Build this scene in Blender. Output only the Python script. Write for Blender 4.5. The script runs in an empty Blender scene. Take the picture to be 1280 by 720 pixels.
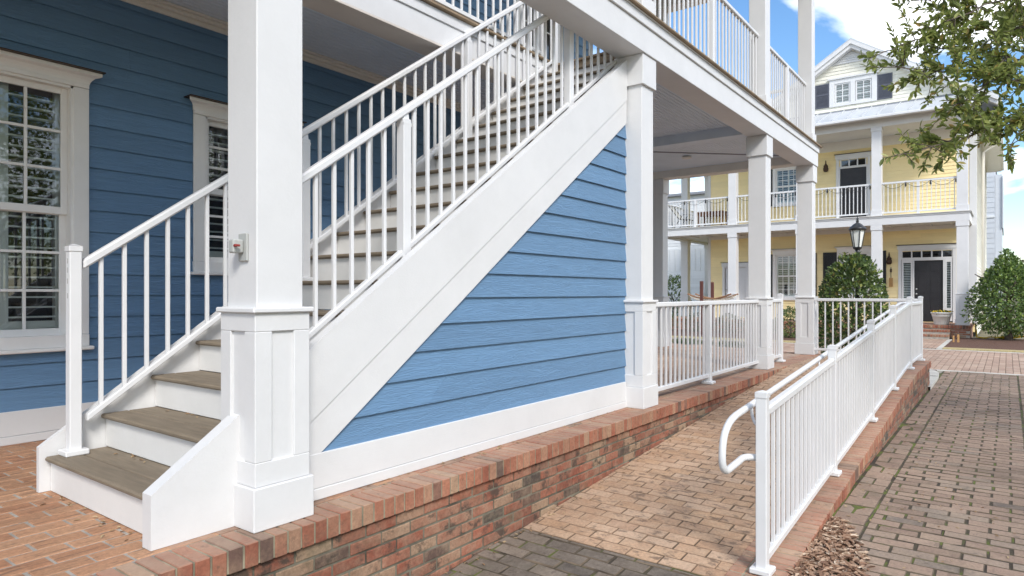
import bpy, math, random
import numpy as np
from mathutils import Vector
random.seed(7)
R = math.radians
scene = bpy.context.scene
COL = scene.collection

# ------------------------------------------------------------------ materials
MATS = {}
def new_mat(name):
    m = bpy.data.materials.new(name); m.use_nodes = True
    nt = m.node_tree; b = nt.nodes['Principled BSDF']
    MATS[name] = m
    return m, nt, b
def N(nt, t, **kw):
    n = nt.nodes.new(t)
    for k, v in kw.items(): setattr(n, k, v)
    return n
def ramp(nt, fac, stops, interp='LINEAR'):
    r = N(nt, 'ShaderNodeValToRGB'); e = r.color_ramp
    e.interpolation = interp
    while len(e.elements) < len(stops): e.elements.new(0.5)
    for el, (p, c) in zip(e.elements, stops):
        el.position = p; el.color = (c[0], c[1], c[2], 1) if not isinstance(c, (int, float)) else (c, c, c, 1)
    nt.links.new(fac, r.inputs[0])
    return r.outputs[0]
def coords(nt, scale=(1, 1, 1)):
    tc = N(nt, 'ShaderNodeNewGeometry'); mp = N(nt, 'ShaderNodeMapping')
    mp.inputs['Scale'].default_value = scale
    nt.links.new(tc.outputs['Position'], mp.inputs[0])
    return mp.outputs[0]
def noise(nt, vec, scale, detail=4, rough=.55, dist=0.):
    n = N(nt, 'ShaderNodeTexNoise')
    n.inputs['Scale'].default_value = scale; n.inputs['Detail'].default_value = detail
    n.inputs['Roughness'].default_value = rough; n.inputs['Distortion'].default_value = dist
    nt.links.new(vec, n.inputs['Vector'])
    return n.outputs['Fac']
def mix(nt, fac, a, b, mode='MIX'):
    m = N(nt, 'ShaderNodeMix', data_type='RGBA', blend_type=mode)
    for sock, v in ((0, fac), (6, a), (7, b)):
        if isinstance(v, (int, float)): m.inputs[sock].default_value = v
        elif isinstance(v, tuple): m.inputs[sock].default_value = (*v, 1)
        else: nt.links.new(v, m.inputs[sock])
    return m.outputs[2]
def bump(nt, b, h, strength=.3, dist=.01, prev=None):
    n = N(nt, 'ShaderNodeBump'); n.inputs['Strength'].default_value = strength; n.inputs['Distance'].default_value = dist
    nt.links.new(h, n.inputs['Height'])
    if prev is not None: nt.links.new(prev, n.inputs['Normal'])
    nt.links.new(n.outputs[0], b.inputs['Normal'])
    return n.outputs[0]
def simple(name, c, rough=.5, metal=0., var=.12, vscale=3., bscale=60., bstr=.1, stretch=(1, 1, 1), bdist=.004):
    m, nt, b = new_mat(name)
    v = coords(nt, stretch)
    f = noise(nt, v, vscale, 5)
    lo = tuple(x * (1 - var) for x in c); hi = tuple(min(1, x * (1 + var)) for x in c)
    nt.links.new(ramp(nt, f, [(.3, lo), (.7, hi)]), b.inputs['Base Color'])
    b.inputs['Roughness'].default_value = rough; b.inputs['Metallic'].default_value = metal
    if bstr: bump(nt, b, noise(nt, v, bscale, 3), bstr, bdist)
    return m
def brickmat(name, stops, rough=.85, weather=(.5, .5, .5), wamt=.35, moss=0., grain=0., bstr=.5, streak=None, top=None, sk=.62, slo=.54):
    m, nt, b = new_mat(name)
    g = N(nt, 'ShaderNodeNewGeometry')
    base = ramp(nt, g.outputs['Random Per Island'], stops)
    v = coords(nt)
    n1 = noise(nt, v, 9., 6, .7)
    c = mix(nt, ramp(nt, n1, [(.42, 0.), (.68, wamt)]), base, weather)
    n2 = noise(nt, v, 55., 4, .7)
    c = mix(nt, 1., c, ramp(nt, n2, [(.25, .68), (.75, 1.22)]), 'MULTIPLY')
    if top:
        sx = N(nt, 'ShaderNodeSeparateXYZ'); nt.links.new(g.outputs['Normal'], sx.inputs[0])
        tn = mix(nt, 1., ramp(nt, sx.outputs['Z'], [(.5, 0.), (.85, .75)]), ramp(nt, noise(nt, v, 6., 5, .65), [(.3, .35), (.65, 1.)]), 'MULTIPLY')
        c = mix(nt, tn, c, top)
    if streak:
        n4 = noise(nt, coords(nt, streak), 14., 5, .7, .3)
        c = mix(nt, ramp(nt, n4, [(slo, 0.), (slo + .085, sk)]), c, (.062, .045, .034))
    n3 = noise(nt, v, 1.3, 5, .6)
    c = mix(nt, 1., c, ramp(nt, n3, [(.3, .78), (.7, 1.12)]), 'MULTIPLY')
    if moss:
        nm = noise(nt, v, 3.2, 6, .7)
        c = mix(nt, ramp(nt, nm, [(.56, 0.), (.74, moss)]), c, (.055, .062, .03))
    nt.links.new(c, b.inputs['Base Color'])
    b.inputs['Roughness'].default_value = rough
    bump(nt, b, noise(nt, v, 90., 4, .7), bstr, .004)
    return m

def white_paint(name, c, grain):
    m, nt, b = new_mat(name)
    v = coords(nt)
    d = noise(nt, v, 2.2, 6, .7)
    col = ramp(nt, d, [(.28, tuple(x * .93 for x in c)), (.62, c)])
    s = noise(nt, coords(nt, (6, 6, 1.2)), 5., 6, .8)
    col = mix(nt, ramp(nt, s, [(.62, 0.), (.82, .16)]), col, (.42, .40, .36))
    nt.links.new(col, b.inputs['Base Color']); b.inputs['Roughness'].default_value = .48
    bump(nt, b, noise(nt, coords(nt, grain), 36., 4, .6, .4), .22, .004)
    return m
WHITE = white_paint('white painted board', (.69, .69, .69), (1, 1, 1))
WHITEG = white_paint('white grained board', (.69, .69, .69), (.35, 3, 6))
WHITED = white_paint('white sloped board', (.69, .69, .69), (3, 3, 3))
WTRIM = white_paint('bright white window trim', (.84, .83, .81), (1, 1, 1))
CREAM = white_paint('off white trim', (.78, .75, .69), (1, 3, 6))
m_rail, nt, b = new_mat('white powder coated aluminium')
vv = coords(nt); nt.links.new(ramp(nt, noise(nt, vv, 4., 5), [(.3, (.68, .685, .69)), (.7, (.73, .73, .735))]), b.inputs['Base Color'])
b.inputs['Roughness'].default_value = .33; RAIL = m_rail
def siding_mat(name, c, grain_scale, stretch, bstr=.42, var=.07):
    m, nt, b = new_mat(name)
    g = N(nt, 'ShaderNodeNewGeometry')
    k = ramp(nt, g.outputs['Random Per Island'], [(0, .93), (1, 1.06)])
    v = coords(nt, stretch)
    w = noise(nt, v, grain_scale, 6, .62, 1.4)
    col = ramp(nt, w, [(.3, tuple(x * (1 - var) for x in c)), (.7, tuple(x * (1 + var) for x in c))])
    col = mix(nt, 1., col, k, 'MULTIPLY')
    nt.links.new(col, b.inputs['Base Color']); b.inputs['Roughness'].default_value = .55
    wv = N(nt, 'ShaderNodeTexWave', wave_type='RINGS', rings_direction='SPHERICAL')
    h = N(nt, 'ShaderNodeMath', operation='SINE'); mu = N(nt, 'ShaderNodeMath', operation='MULTIPLY')
    mu.inputs[1].default_value = 62.
    nt.links.new(noise(nt, v, grain_scale * .8, 2, .5, .6), mu.inputs[0]); nt.links.new(mu.outputs[0], h.inputs[0])
    p = bump(nt, b, h.outputs[0], bstr, .0022)
    bump(nt, b, w, .35, .004, p)
    return m
BLUE = siding_mat('blue lap siding', (.124, .236, .385), 6., (.45, 1, 7))
YELLOW = siding_mat('pale yellow lap siding', (.93, .765, .41), 6., (1, .5, 7), .15, .04)
GABLE = siding_mat('cream lap siding', (.80, .775, .67), 6., (1, .5, 7), .15, .04)
WSIDE = siding_mat('white lap siding', (.74, .76, .78), 6., (1, .5, 7), .15, .04)
GSIDE = siding_mat('grey lap siding', (.55, .58, .62), 6., (1, .5, 7), .15, .04)
TREAD = simple('brown composite board', (.205, .165, .118), .7, var=.18, vscale=9, bscale=30, bstr=.25, stretch=(5, .5, 5))
RISER = white_paint('white riser board', (.74, .735, .72), (1, 1, 1))
EDGE = simple('weathered deck board edge', (.27, .20, .13), .75, var=.3, vscale=5, stretch=(1, 4, 4))
PDECK = simple('pale painted deck boards', (.60, .59, .56), .6, var=.08)
CEIL = simple('painted beadboard', (.70, .78, .87), .5, var=.05, bstr=.06)
SOFFIT = simple('beige vented soffit', (.66, .61, .55), .6, var=.05, bstr=.05)
ROOF = simple('white standing seam metal', (.52, .54, .56), .35, metal=.0, var=.05, bstr=.03)
BLIND = simple('grey green window blind', (.36, .43, .45), .6)
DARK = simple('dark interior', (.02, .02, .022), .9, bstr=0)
CHAR = simple('charcoal painted wood', (.02, .019, .022), .42, var=.15, bstr=.08)
SHUT = simple('dark grey shutter paint', (.085, .09, .115), .5, var=.1, bstr=.08)
BLACK = simple('black painted metal', (.018, .019, .021), .38, var=.2, bstr=.05)
COPPER = simple('aged bronze metal', (.06, .035, .022), .4, metal=.6, var=.3, bstr=.1)
CONC = simple('pale concrete', (.50, .48, .43), .85, var=.15, vscale=4, bscale=80, bstr=.3)
MORTAR = simple('grey mortar', (.36, .33, .29), .9, var=.25, vscale=8, bscale=120, bstr=.5)
MORTARD = simple('dirty mortar', (.15, .135, .10), .95, var=.6, vscale=7, bscale=120, bstr=.5)
MORTARC = simple('stained coping mortar', (.27, .24, .17), .95, var=.35, vscale=9, bscale=120, bstr=.5)
EDGESHADE = simple('grimy shade painted paver edge', (.115, .086, .06), .95, var=.65, vscale=5, bscale=120, bstr=.4)  # edge dirt plus the shading of rounded, worn arrises, painted in as dark colour
RAMPSHADE = simple('shade painted ramp brick edge', (.27, .175, .11), .95, var=.5, vscale=5, bscale=120, bstr=.4)  # darker tone paints in the edge shading of the ramp bricks
JOINT = simple('sandy joint', (.10, .068, .042), .95, var=.4, vscale=7, bscale=120, bstr=.5)
m, nt, b = new_mat('mossy joint')
vv = coords(nt); b.inputs['Roughness'].default_value = .95
nt.links.new(ramp(nt, noise(nt, vv, 3.4, 6, .7), [(.36, (.04, .03, .022)), (.50, (.075, .06, .035)), (.58, (.10, .125, .02)), (.75, (.15, .185, .035))]), b.inputs['Base Color'])
bump(nt, b, noise(nt, vv, 130., 4), .6, .01); MOSSJ = m
MULCH = simple('bark mulch', (.13, .065, .042), .95, var=.5, vscale=40, bscale=60, bstr=1., bdist=.03)
GROUND = simple('thin lawn and soil', (.16, .14, .08), .95, var=.3, vscale=2, bscale=40, bstr=.6, bdist=.02)
STRAW = simple('dry grass edge', (.42, .34, .17), .95, var=.3, vscale=20, bscale=60, bstr=.8, bdist=.02)
TILE = brickmat('orange porch brick', [(0, (.34, .155, .08)), (.35, (.44, .22, .12)), (.7, (.49, .27, .155)), (1, (.39, .19, .10))], .7, (.44, .27, .16), .35, streak=(.35, 3, 1))
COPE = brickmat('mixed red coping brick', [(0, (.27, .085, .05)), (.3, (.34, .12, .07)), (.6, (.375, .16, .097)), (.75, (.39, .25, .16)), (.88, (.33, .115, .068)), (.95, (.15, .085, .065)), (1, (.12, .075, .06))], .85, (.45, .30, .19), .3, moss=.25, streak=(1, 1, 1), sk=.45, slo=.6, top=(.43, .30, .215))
WALLB = brickmat('weathered wall brick', [(0, (.22, .07, .042)), (.35, (.31, .105, .062)), (.55, (.26, .115, .072)), (.70, (.35, .24, .155)), (.82, (.27, .10, .06)), (.90, (.15, .085, .062)), (1, (.065, .05, .042))], .9, (.37, .27, .185), .5, moss=.55, streak=(.5, 1, .6), sk=.85, slo=.53)
RAMPB = brickmat('tan ramp brick', [(0, (.42, .26, .16)), (.3, (.50, .325, .21)), (.6, (.53, .365, .25)), (.85, (.47, .29, .17)), (1, (.40, .25, .165))], .85, (.54, .41, .29), .4, streak=(1, .5, 1))
ROADB = brickmat('taupe clay paver', [(0, (.23, .155, .113)), (.35, (.295, .202, .15)), (.7, (.335, .235, .172)), (.96, (.26, .205, .16)), (1, (.115, .09, .076))], .85, (.35, .26, .18), .45, moss=.45, streak=(.6, 1, 1), sk=.35, slo=.58)
DAMPB = brickmat('dark damp paver', [(0, (.125, .10, .078)), (.4, (.175, .14, .108)), (.75, (.22, .172, .13)), (.9, (.18, .142, .11)), (1, (.08, .068, .057))], .85, (.30, .25, .20), .4, moss=.35, streak=(1, 1, 1), sk=.55, slo=.56)
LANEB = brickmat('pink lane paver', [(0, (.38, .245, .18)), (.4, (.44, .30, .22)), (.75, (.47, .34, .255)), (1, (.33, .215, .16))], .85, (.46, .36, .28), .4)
BARK = simple('tree bark', (.13, .105, .085), .95, var=.35, vscale=12, bscale=40, bstr=.8, bdist=.02)
REDWOOD = simple('dark red stained post', (.10, .03, .022), .6, var=.2)
BROWNW = simple('brown wood', (.16, .075, .04), .6, var=.25, stretch=(1, 1, 1))
NET = simple('rope netting', (.62, .57, .48), .9, var=.2)
ROPE = simple('brown rope fringe', (.28, .15, .08), .9, var=.3)
POT = simple('pale grey planter', (.70, .71, .69), .5, var=.06)
SOIL = simple('potting soil', (.04, .028, .02), .95)
YHOSE = simple('yellow hose', (.65, .42, .02), .4, var=.1)
WOODST = simple('tan wooden stake', (.45, .26, .10), .8, var=.2)
GREYP = simple('grey plastic', (.42, .43, .41), .45, var=.06)
REDP = simple('red plastic', (.28, .03, .025), .4, var=.05)
LAMPG = simple('frosted lamp pane', (.78, .80, .76), .25, var=.04, bstr=0)
LEADG = simple('grey flashing', (.24, .25, .28), .5)
BULB = simple('dark bulb', (.03, .03, .03), .3, bstr=0)

def glass_mat(name, tint=(.86, .9, .9), refl=1.):
    m, nt, b = new_mat(name)
    nt.nodes.remove(b)
    out = nt.nodes['Material Output']
    tr = N(nt, 'ShaderNodeBsdfTransparent'); tr.inputs[0].default_value = (*tint, 1)
    gl = N(nt, 'ShaderNodeBsdfGlossy'); gl.inputs['Roughness'].default_value = .015
    gl.inputs['Color'].default_value = (.9, .95, 1, 1)
    fr = N(nt, 'ShaderNodeFresnel'); fr.inputs['IOR'].default_value = 1.55
    mu = N(nt, 'ShaderNodeMath', operation='MULTIPLY_ADD'); mu.inputs[1].default_value = refl; mu.inputs[2].default_value = .045
    mx = N(nt, 'ShaderNodeMixShader')
    nt.links.new(fr.outputs[0], mu.inputs[0]); nt.links.new(mu.outputs[0], mx.inputs[0])
    nt.links.new(tr.outputs[0], mx.inputs[1]); nt.links.new(gl.outputs[0], mx.inputs[2])
    nt.links.new(mx.outputs[0], out.inputs[0])
    return m
GLASS = glass_mat('window glass', (.80, .86, .85), .9)

def leafmat(name, stops, rough=.45, trans=.25):
    m, nt, b = new_mat(name)
    g = N(nt, 'ShaderNodeNewGeometry')
    c = ramp(nt, g.outputs['Random Per Island'], stops)
    nt.links.new(c, b.inputs['Base Color']); b.inputs['Roughness'].default_value = rough
    t = N(nt, 'ShaderNodeBsdfTranslucent'); nt.links.new(c, t.inputs[0])
    mx = N(nt, 'ShaderNodeMixShader'); mx.inputs[0].default_value = trans
    nt.links.new(b.outputs[0], mx.inputs[1]); nt.links.new(t.outputs[0], mx.inputs[2])
    nt.links.new(mx.outputs[0], nt.nodes['Material Output'].inputs[0])
    return m
LF_MAG = leafmat('glossy shrub leaves', [(0, (.053, .090, .030)), (.45, (.090, .143, .045)), (.75, (.150, .210, .053)), (.92, (.300, .360, .090)), (1, (.150, .105, .045))], .35)
LF_HOL = leafmat('dense holly leaves', [(0, (0.061, 0.109, 0.036)), (.5, (0.121, 0.194, 0.054)), (.85, (0.207, 0.304, 0.073)), (1, (0.365, 0.462, 0.121))], .35)
LF_OAK = leafmat('olive oak leaves', [(0, (0.129, 0.169, 0.048)), (.4, (0.221, 0.272, 0.076)), (.75, (0.328, 0.381, 0.110)), (.93, (0.469, 0.504, 0.163)), (1, (0.469, 0.326, 0.110))], .4, .5)
LF_HED = leafmat('hedge leaves', [(0, (.028, .049, .021)), (.6, (.063, .098, .035)), (1, (.154, .182, .070))], .45)
LF_FAR = leafmat('brownish green leaves', [(0, (.09, .085, .04)), (.6, (.14, .13, .06)), (1, (.2, .17, .09))], .6)
LF_DRY = leafmat('dry brown leaves', [(0, (.15, .08, .05)), (.3, (.32, .19, .12)), (.55, (.46, .31, .21)), (.75, (.24, .12, .07)), (.9, (.58, .44, .32)), (1, (.66, .54, .42))], .75, .1)
LF_PAL = leafmat('pale fallen leaves', [(0, (.30, .18, .09)), (.6, (.45, .34, .20)), (1, (.20, .10, .05))], .75, .1)
LF_YEL = leafmat('yellow pansy petals', [(0, (.62, .40, .03)), (.5, (.70, .50, .05)), (.51, (.05, .09, .03)), (1, (.09, .14, .04))], .5)

# ------------------------------------------------------------------ mesh builder
BOXF = ((0, 3, 2, 1), (4, 5, 6, 7), (0, 1, 5, 4), (1, 2, 6, 5), (2, 3, 7, 6), (3, 0, 4, 7))
def origin_of(o):
    v = Vector((0, 0, 0))
    while o is not None:
        v += o.location; o = o.parent
    return v
class MB:
    def __init__(s): s.v = []; s.f = []; s.m = []; s.mi = 0
    def add(s, vs, fs):
        k = len(s.v); s.v += [tuple(p) for p in vs]
        s.f += [tuple(i + k for i in f) for f in fs]; s.m += [s.mi] * len(fs)
        return s
    def par(s, o, a, b, c, ch=.003):
        o, a, b, c = map(np.array, (o, a, b, c)); o = o.astype(float)
        if np.dot(np.cross(a, b), c) < 0: a, b = b, a
        la, lb, lc = (np.linalg.norm(x) for x in (a, b, c))
        if ch <= 0 or min(la, lb, lc) < 2.5 * ch:
            vs = [o, o + a, o + a + b, o + b, o + c, o + a + c, o + a + b + c, o + b + c]
            return s.add(vs, BOXF)
        ta, tb, tc = ch / la, ch / lb, ch / lc
        vs = []; idx = {}
        for i in (0, 1):
            for j in (0, 1):
                for k in (0, 1):
                    for w in range(3):
                        q = [i, j, k]; t = [ta, tb, tc]
                        pp = [q[n] if n == w else (t[n] if q[n] == 0 else 1 - t[n]) for n in range(3)]
                        idx[i, j, k, w] = len(vs); vs.append(o + pp[0] * a + pp[1] * b + pp[2] * c)
        fs = []
        for w in range(3):
            u, v = (w + 1) % 3, (w + 2) % 3
            for q in (0, 1):
                def key(x, y):
                    t = [0, 0, 0]; t[w] = q; t[u] = x; t[v] = y; return (*t, w)
                l = [idx[key(*p)] for p in ((0, 0), (1, 0), (1, 1), (0, 1))]
                fs.append(l if q else l[::-1])
        for w in range(3):
            u, v = (w + 1) % 3, (w + 2) % 3
            for x in (0, 1):
                for y in (0, 1):
                    def kk(q, ww):
                        t = [0, 0, 0]; t[w] = q; t[u] = x; t[v] = y; return idx[(*t, ww)]
                    l = [kk(0, u), kk(1, u), kk(1, v), kk(0, v)]
                    fs.append(l if (x == y) else l[::-1])
        for i in (0, 1):
            for j in (0, 1):
                for k in (0, 1):
                    l = [idx[i, j, k, w] for w in range(3)]
                    fs.append(l if (i + j + k) % 2 else l[::-1])
        return s.add(vs, fs)
    def box(s, x0, x1, y0, y1, z0, z1, ch=.003):
        return s.par((x0, y0, z0), (x1 - x0, 0, 0), (0, y1 - y0, 0), (0, 0, z1 - z0), ch)
    def prism(s, poly, axis, lo, hi):
        # poly: points in the two other axes; axis 'x','y','z'
        P = {'x': lambda a, b, t: (t, a, b), 'y': lambda a, b, t: (a, t, b), 'z': lambda a, b, t: (a, b, t)}[axis]
        n = len(poly)
        ar = sum(poly[i][0] * poly[(i + 1) % n][1] - poly[(i + 1) % n][0] * poly[i][1] for i in range(n))
        if (ar < 0) != (axis == 'y'): poly = poly[::-1]
        vs = [P(a, b, lo) for a, b in poly] + [P(a, b, hi) for a, b in poly]
        fs = [tuple(range(n))[::-1], tuple(range(n, 2 * n))] + [(i, (i + 1) % n, n + (i + 1) % n, n + i) for i in range(n)]
        return s.add(vs, fs)
    def tube(s, pts, r, n=8, cap=True):
        pts = [Vector(p) for p in pts]; rs = r if isinstance(r, (list, tuple)) else [r] * len(pts)
        vs = []; fs = []; up = None
        for i, p in enumerate(pts):
            d = (pts[min(i + 1, len(pts) - 1)] - pts[max(i - 1, 0)]).normalized()
            if up is None: up = Vector((0, 0, 1)) if abs(d.z) < .9 else Vector((1, 0, 0))
            a = d.cross(up).normalized(); bb = a.cross(d).normalized(); up = bb
            for k in range(n):
                t = 2 * math.pi * k / n
                vs.append(p + (a * math.cos(t) + bb * math.sin(t)) * rs[i])
        for i in range(len(pts) - 1):
            for k in range(n):
                a0 = i * n + k; a1 = i * n + (k + 1) % n
                fs.append((a0, a1, a1 + n, a0 + n))
        if cap: fs += [tuple(range(n))[::-1], tuple(range(len(vs) - n, len(vs)))]
        return s.add(vs, fs)
    def lathe(s, prof, c, n=16, sq=False):
        vs = []; fs = []
        for r, z in prof:
            for k in range(n):
                t = 2 * math.pi * (k + (.5 if n <= 8 else 0)) / n
                vs.append((c[0] + r * math.cos(t), c[1] + r * math.sin(t), c[2] + z))
        for i in range(len(prof) - 1):
            for k in range(n):
                a0 = i * n + k; a1 = i * n + (k + 1) % n
                fs.append((a0, a1, a1 + n, a0 + n))
        fs += [tuple(range(n))[::-1], tuple(range(len(vs) - n, len(vs)))]
        return s.add(vs, fs)
    def quad(s, a, b, c, d): return s.add([a, b, c, d], [(0, 1, 2, 3)])
    def build(s, name, mat, parent=None, smooth=False):
        L = origin_of(parent) if parent else Vector((0, 0, 0))
        me = bpy.data.meshes.new(name)
        va = np.array(s.v, dtype=float).reshape(-1, 3) - np.array(L)
        me.from_pydata(va.tolist(), [], s.f)
        for mm in (mat if isinstance(mat, (list, tuple)) else [mat]): me.materials.append(mm)
        me.polygons.foreach_set('material_index', s.m)
        if smooth: me.polygons.foreach_set('use_smooth', [True] * len(s.f))
        me.update()
        o = bpy.data.objects.new(name, me); COL.objects.link(o)
        if parent: o.parent = parent
        return o
def thing(name, loc, label, cat, group=None):
    o = bpy.data.objects.new(name, None); COL.objects.link(o); o.location = loc
    o.empty_display_size = .1
    o['label'] = label; o['category'] = cat
    if group: o['group'] = group
    return o
def tag(o, label, cat, group=None, kind=None):
    o['label'] = label; o['category'] = cat
    if group: o['group'] = group
    if kind: o['kind'] = kind
    return o
def struct(o): o['kind'] = 'structure'; return o
def rep(o, off, name=None):
    c = o.copy(); COL.objects.link(c); c.parent = o.parent
    c.location = Vector(o.location) + Vector(off)
    return c
class Face:
    """a wall frame: u runs along the wall, n points out of it"""
    def __init__(s, o, u, n): s.o = o; s.u = u; s.n = n
    def p(s, u, n, z): return (s.o[0] + u * s.u[0] + n * s.n[0], s.o[1] + u * s.u[1] + n * s.n[1], z)
    def box(s, mb, u0, u1, n0, n1, z0, z1, ch=.003):
        a = s.p(u0, n0, z0); b = s.p(u1, n1, z1)
        mb.box(min(a[0], b[0]), max(a[0], b[0]), min(a[1], b[1]), max(a[1], b[1]), z0, z1, ch)
def siding(mb, F, u0, u1, z0, z1, e, openings=(), left=None, right=None, out=.021):
    k = 0
    while True:
        za = z0 + k * e; zb = min(za + e + .012, z1)
        if za >= z1 - .01: break
        la = left(za) if left else u0; lb = left(zb) if left else u0
        ra = right(za) if right else u1; rb = right(zb) if right else u1
        segs = [(max(u0, la), max(u0, lb), min(u1, ra), min(u1, rb))]
        for (a, b, c, d) in openings:
            if zb > c + .02 and za < d - .02:
                ns = []
                for sg in segs:
                    if b <= sg[0] or a >= sg[2]: ns.append(sg); continue
                    if sg[0] < a: ns.append((sg[0], sg[1], a, a))
                    if sg[2] > b: ns.append((b, b, sg[2], sg[3]))
                segs = ns
        for a, a2, c, c2 in segs:
            if c - a < .01 and c2 - a2 < .01: continue
            # long walls are made of board lengths
            cuts = [0., 1.]
            if c - a > 2.4: cuts = [0.] + sorted(((i + random.uniform(.2, .8)) / int((c - a) / 2.9 + 1)) for i in range(int((c - a) / 2.9 + 1)))[:-1] + [1.]
            for q in range(len(cuts) - 1):
                t0, t1 = cuts[q], cuts[q + 1]
                g = .0012 if q else 0
                A, A2 = a + (c - a) * t0 + g, a2 + (c2 - a2) * t0 + g
                C, C2 = a + (c - a) * t1, a2 + (c2 - a2) * t1
                # lap board with a drip groove under its butt edge
                pr = ((0, za + .03), (out - .009, za + .03), (out - .009, za), (out, za), (.003, zb), (0, zb))
                vs = [F.p(A if z_ < zb else A2, n_, z_) for n_, z_ in pr] + [F.p(C if z_ < zb else C2, n_, z_) for n_, z_ in pr]
                mb.add(vs, [(0, 1, 2, 3, 4, 5), (11, 10, 9, 8, 7, 6)] + [(i_, i_ + 6, (i_ + 1) % 6 + 6, (i_ + 1) % 6) for i_ in range(6)])
        k += 1
def pavers(mb, x0, x1, y0, y1, L, W, gap, along, zf, h=.05, jit=.0015, ch=.004, keep=None, gapl=None, lj=.003, edge_shade=None):
    """individual paving bricks, half bond"""
    r = random.Random(int(abs(x0 * 100 + y0 * 10))); gapl = gapl or gap
    la, lb = (x1 - x0, y1 - y0) if along == 'x' else (y1 - y0, x1 - x0)
    rows = int(math.ceil(lb / (W + gap)))
    for i in range(rows):
        b0 = i * (W + gap); b1 = min(b0 + W, lb)
        if b1 - b0 < .015: continue
        t = -(L + gapl) * (.5 if i % 2 else 0.) + r.uniform(-2 * lj, 2 * lj)
        while t < la:
            a0 = max(t, 0); a1 = min(t + L + r.uniform(-lj, lj * .8), la); t += L + gapl
            if a1 - a0 < .015: continue
            if along == 'x': X0, X1, Y0, Y1 = x0 + a0, x0 + a1, y0 + b0, y0 + b1
            else: X0, X1, Y0, Y1 = x0 + b0, x0 + b1, y0 + a0, y0 + a1
            if keep and not keep((X0 + X1) / 2, (Y0 + Y1) / 2): continue
            j = r.uniform(-jit, jit); dx = r.uniform(-.0015, .0015); dy = r.uniform(-.0015, .0015)
            tx = r.uniform(-jit, jit); ty = r.uniform(-jit, jit)
            X0 += dx; X1 += dx; Y0 += dy; Y1 += dy
            bt = [(X0, Y0), (X1, Y0), (X1, Y1), (X0, Y1)]
            tp = [(X0 + ch, Y0 + ch), (X1 - ch, Y0 + ch), (X1 - ch, Y1 - ch), (X0 + ch, Y1 - ch)]
            sg = [(-1, -1), (1, -1), (1, 1), (-1, 1)]
            vs = [(x, y, zf(x, y) - h) for x, y in bt] + [(x, y, zf(x, y) + j - ch + tx * s_[0] + ty * s_[1]) for (x, y), s_ in zip(bt, sg)] + [(x, y, zf(x, y) + j + tx * s_[0] + ty * s_[1]) for (x, y), s_ in zip(tp, sg)]
            mb.add(vs, [(8, 9, 10, 11)] + [(4 + k, 4 + (k + 1) % 4, 8 + (k + 1) % 4, 8 + k) for k in range(4)] + [(k, (k + 1) % 4, 4 + (k + 1) % 4, 4 + k) for k in range(4)])
            if edge_shade is not None: mb.m[-8:] = [edge_shade] * 8  # chamfer and side faces take the dark material with painted-in edge shading
def leaves(mb, P, D, Nn, ln, wd, fold=.15, six=True):
    """P base points, D directions, Nn normals (n,3) arrays"""
    n = len(P)
    D = D / (np.linalg.norm(D, axis=1, keepdims=True) + 1e-9)
    S = np.cross(D, Nn); S /= (np.linalg.norm(S, axis=1, keepdims=True) + 1e-9)
    U = np.cross(S, D)
    ln = np.broadcast_to(ln, (n,))[:, None]; wd = np.broadcast_to(wd, (n,))[:, None]
    if six:
        pts = [P, P + D * ln * .3 + S * wd * .42 + U * wd * fold, P + D * ln * .68 + S * wd * .44 + U * wd * fold * .8,
               P + D * ln - U * ln * .06, P + D * ln * .68 - S * wd * .44 + U * wd * fold * .8, P + D * ln * .3 - S * wd * .42 + U * wd * fold]
        fl = [(0, 1, 2, 3), (0, 3, 4, 5)]
    else:
        pts = [P, P + D * ln * .5 + S * wd * .5 + U * wd * fold, P + D * ln, P + D * ln * .5 - S * wd * .5 + U * wd * fold]
        fl = [(0, 1, 2, 3)]
    k = len(pts); V = np.stack(pts, 1).reshape(-1, 3)
    b0 = len(mb.v); mb.v += V.tolist()
    for f in fl:
        idx = (np.arange(n) * k + b0)[:, None] + np.array(f)[None]
        mb.f += idx.tolist(); mb.m += [mb.mi] * n
def crown(mb, rng, c, rad, n, ln, wd, lump=.18, freq=3., zexp=1., inner=.5, gap=.0, six=False, taper=.55):
    d = rng.normal(size=(n * 2, 3)); d /= np.linalg.norm(d, axis=1, keepdims=True)
    ph = rng.uniform(0, 6.28, (6, 3)); fr = rng.normal(size=(6, 3)) * freq
    mod = sum(np.sin(d @ fr[i] + ph[i, 0]) for i in range(6)) / 6
    mod2 = sum(np.sin(d @ (fr[i] * 2.7) + ph[i, 1]) for i in range(6)) / 6
    keepm = mod2 > -gap if gap else np.ones(len(d), bool)
    d = d[keepm][:n]; mod = (mod + .5 * mod2)[keepm][:n]
    rr = inner + (1 - inner) * rng.uniform(0, 1, len(d)) ** .45
    rr = rr * (1 + lump * mod)
    sh = np.ones(len(d)); 
    P = d * rr[:, None] * np.array(rad)
    if zexp != 1.:
        t = np.clip((P[:, 2] / rad[2] + 1) / 2, 0, 1)
        P[:, :2] *= (1 - (t ** zexp) * taper + .12)[:, None]
    P += np.array(c)
    D = d + rng.normal(size=d.shape) * .75 + np.array([0, 0, .15])
    Nn = d * .8 + rng.normal(size=d.shape) * .6 + np.array([0, 0, .5])
    s = rng.uniform(.65, 1.2, len(d))
    leaves(mb, P, D, Nn, ln * s, wd * s, six=six)

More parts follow.
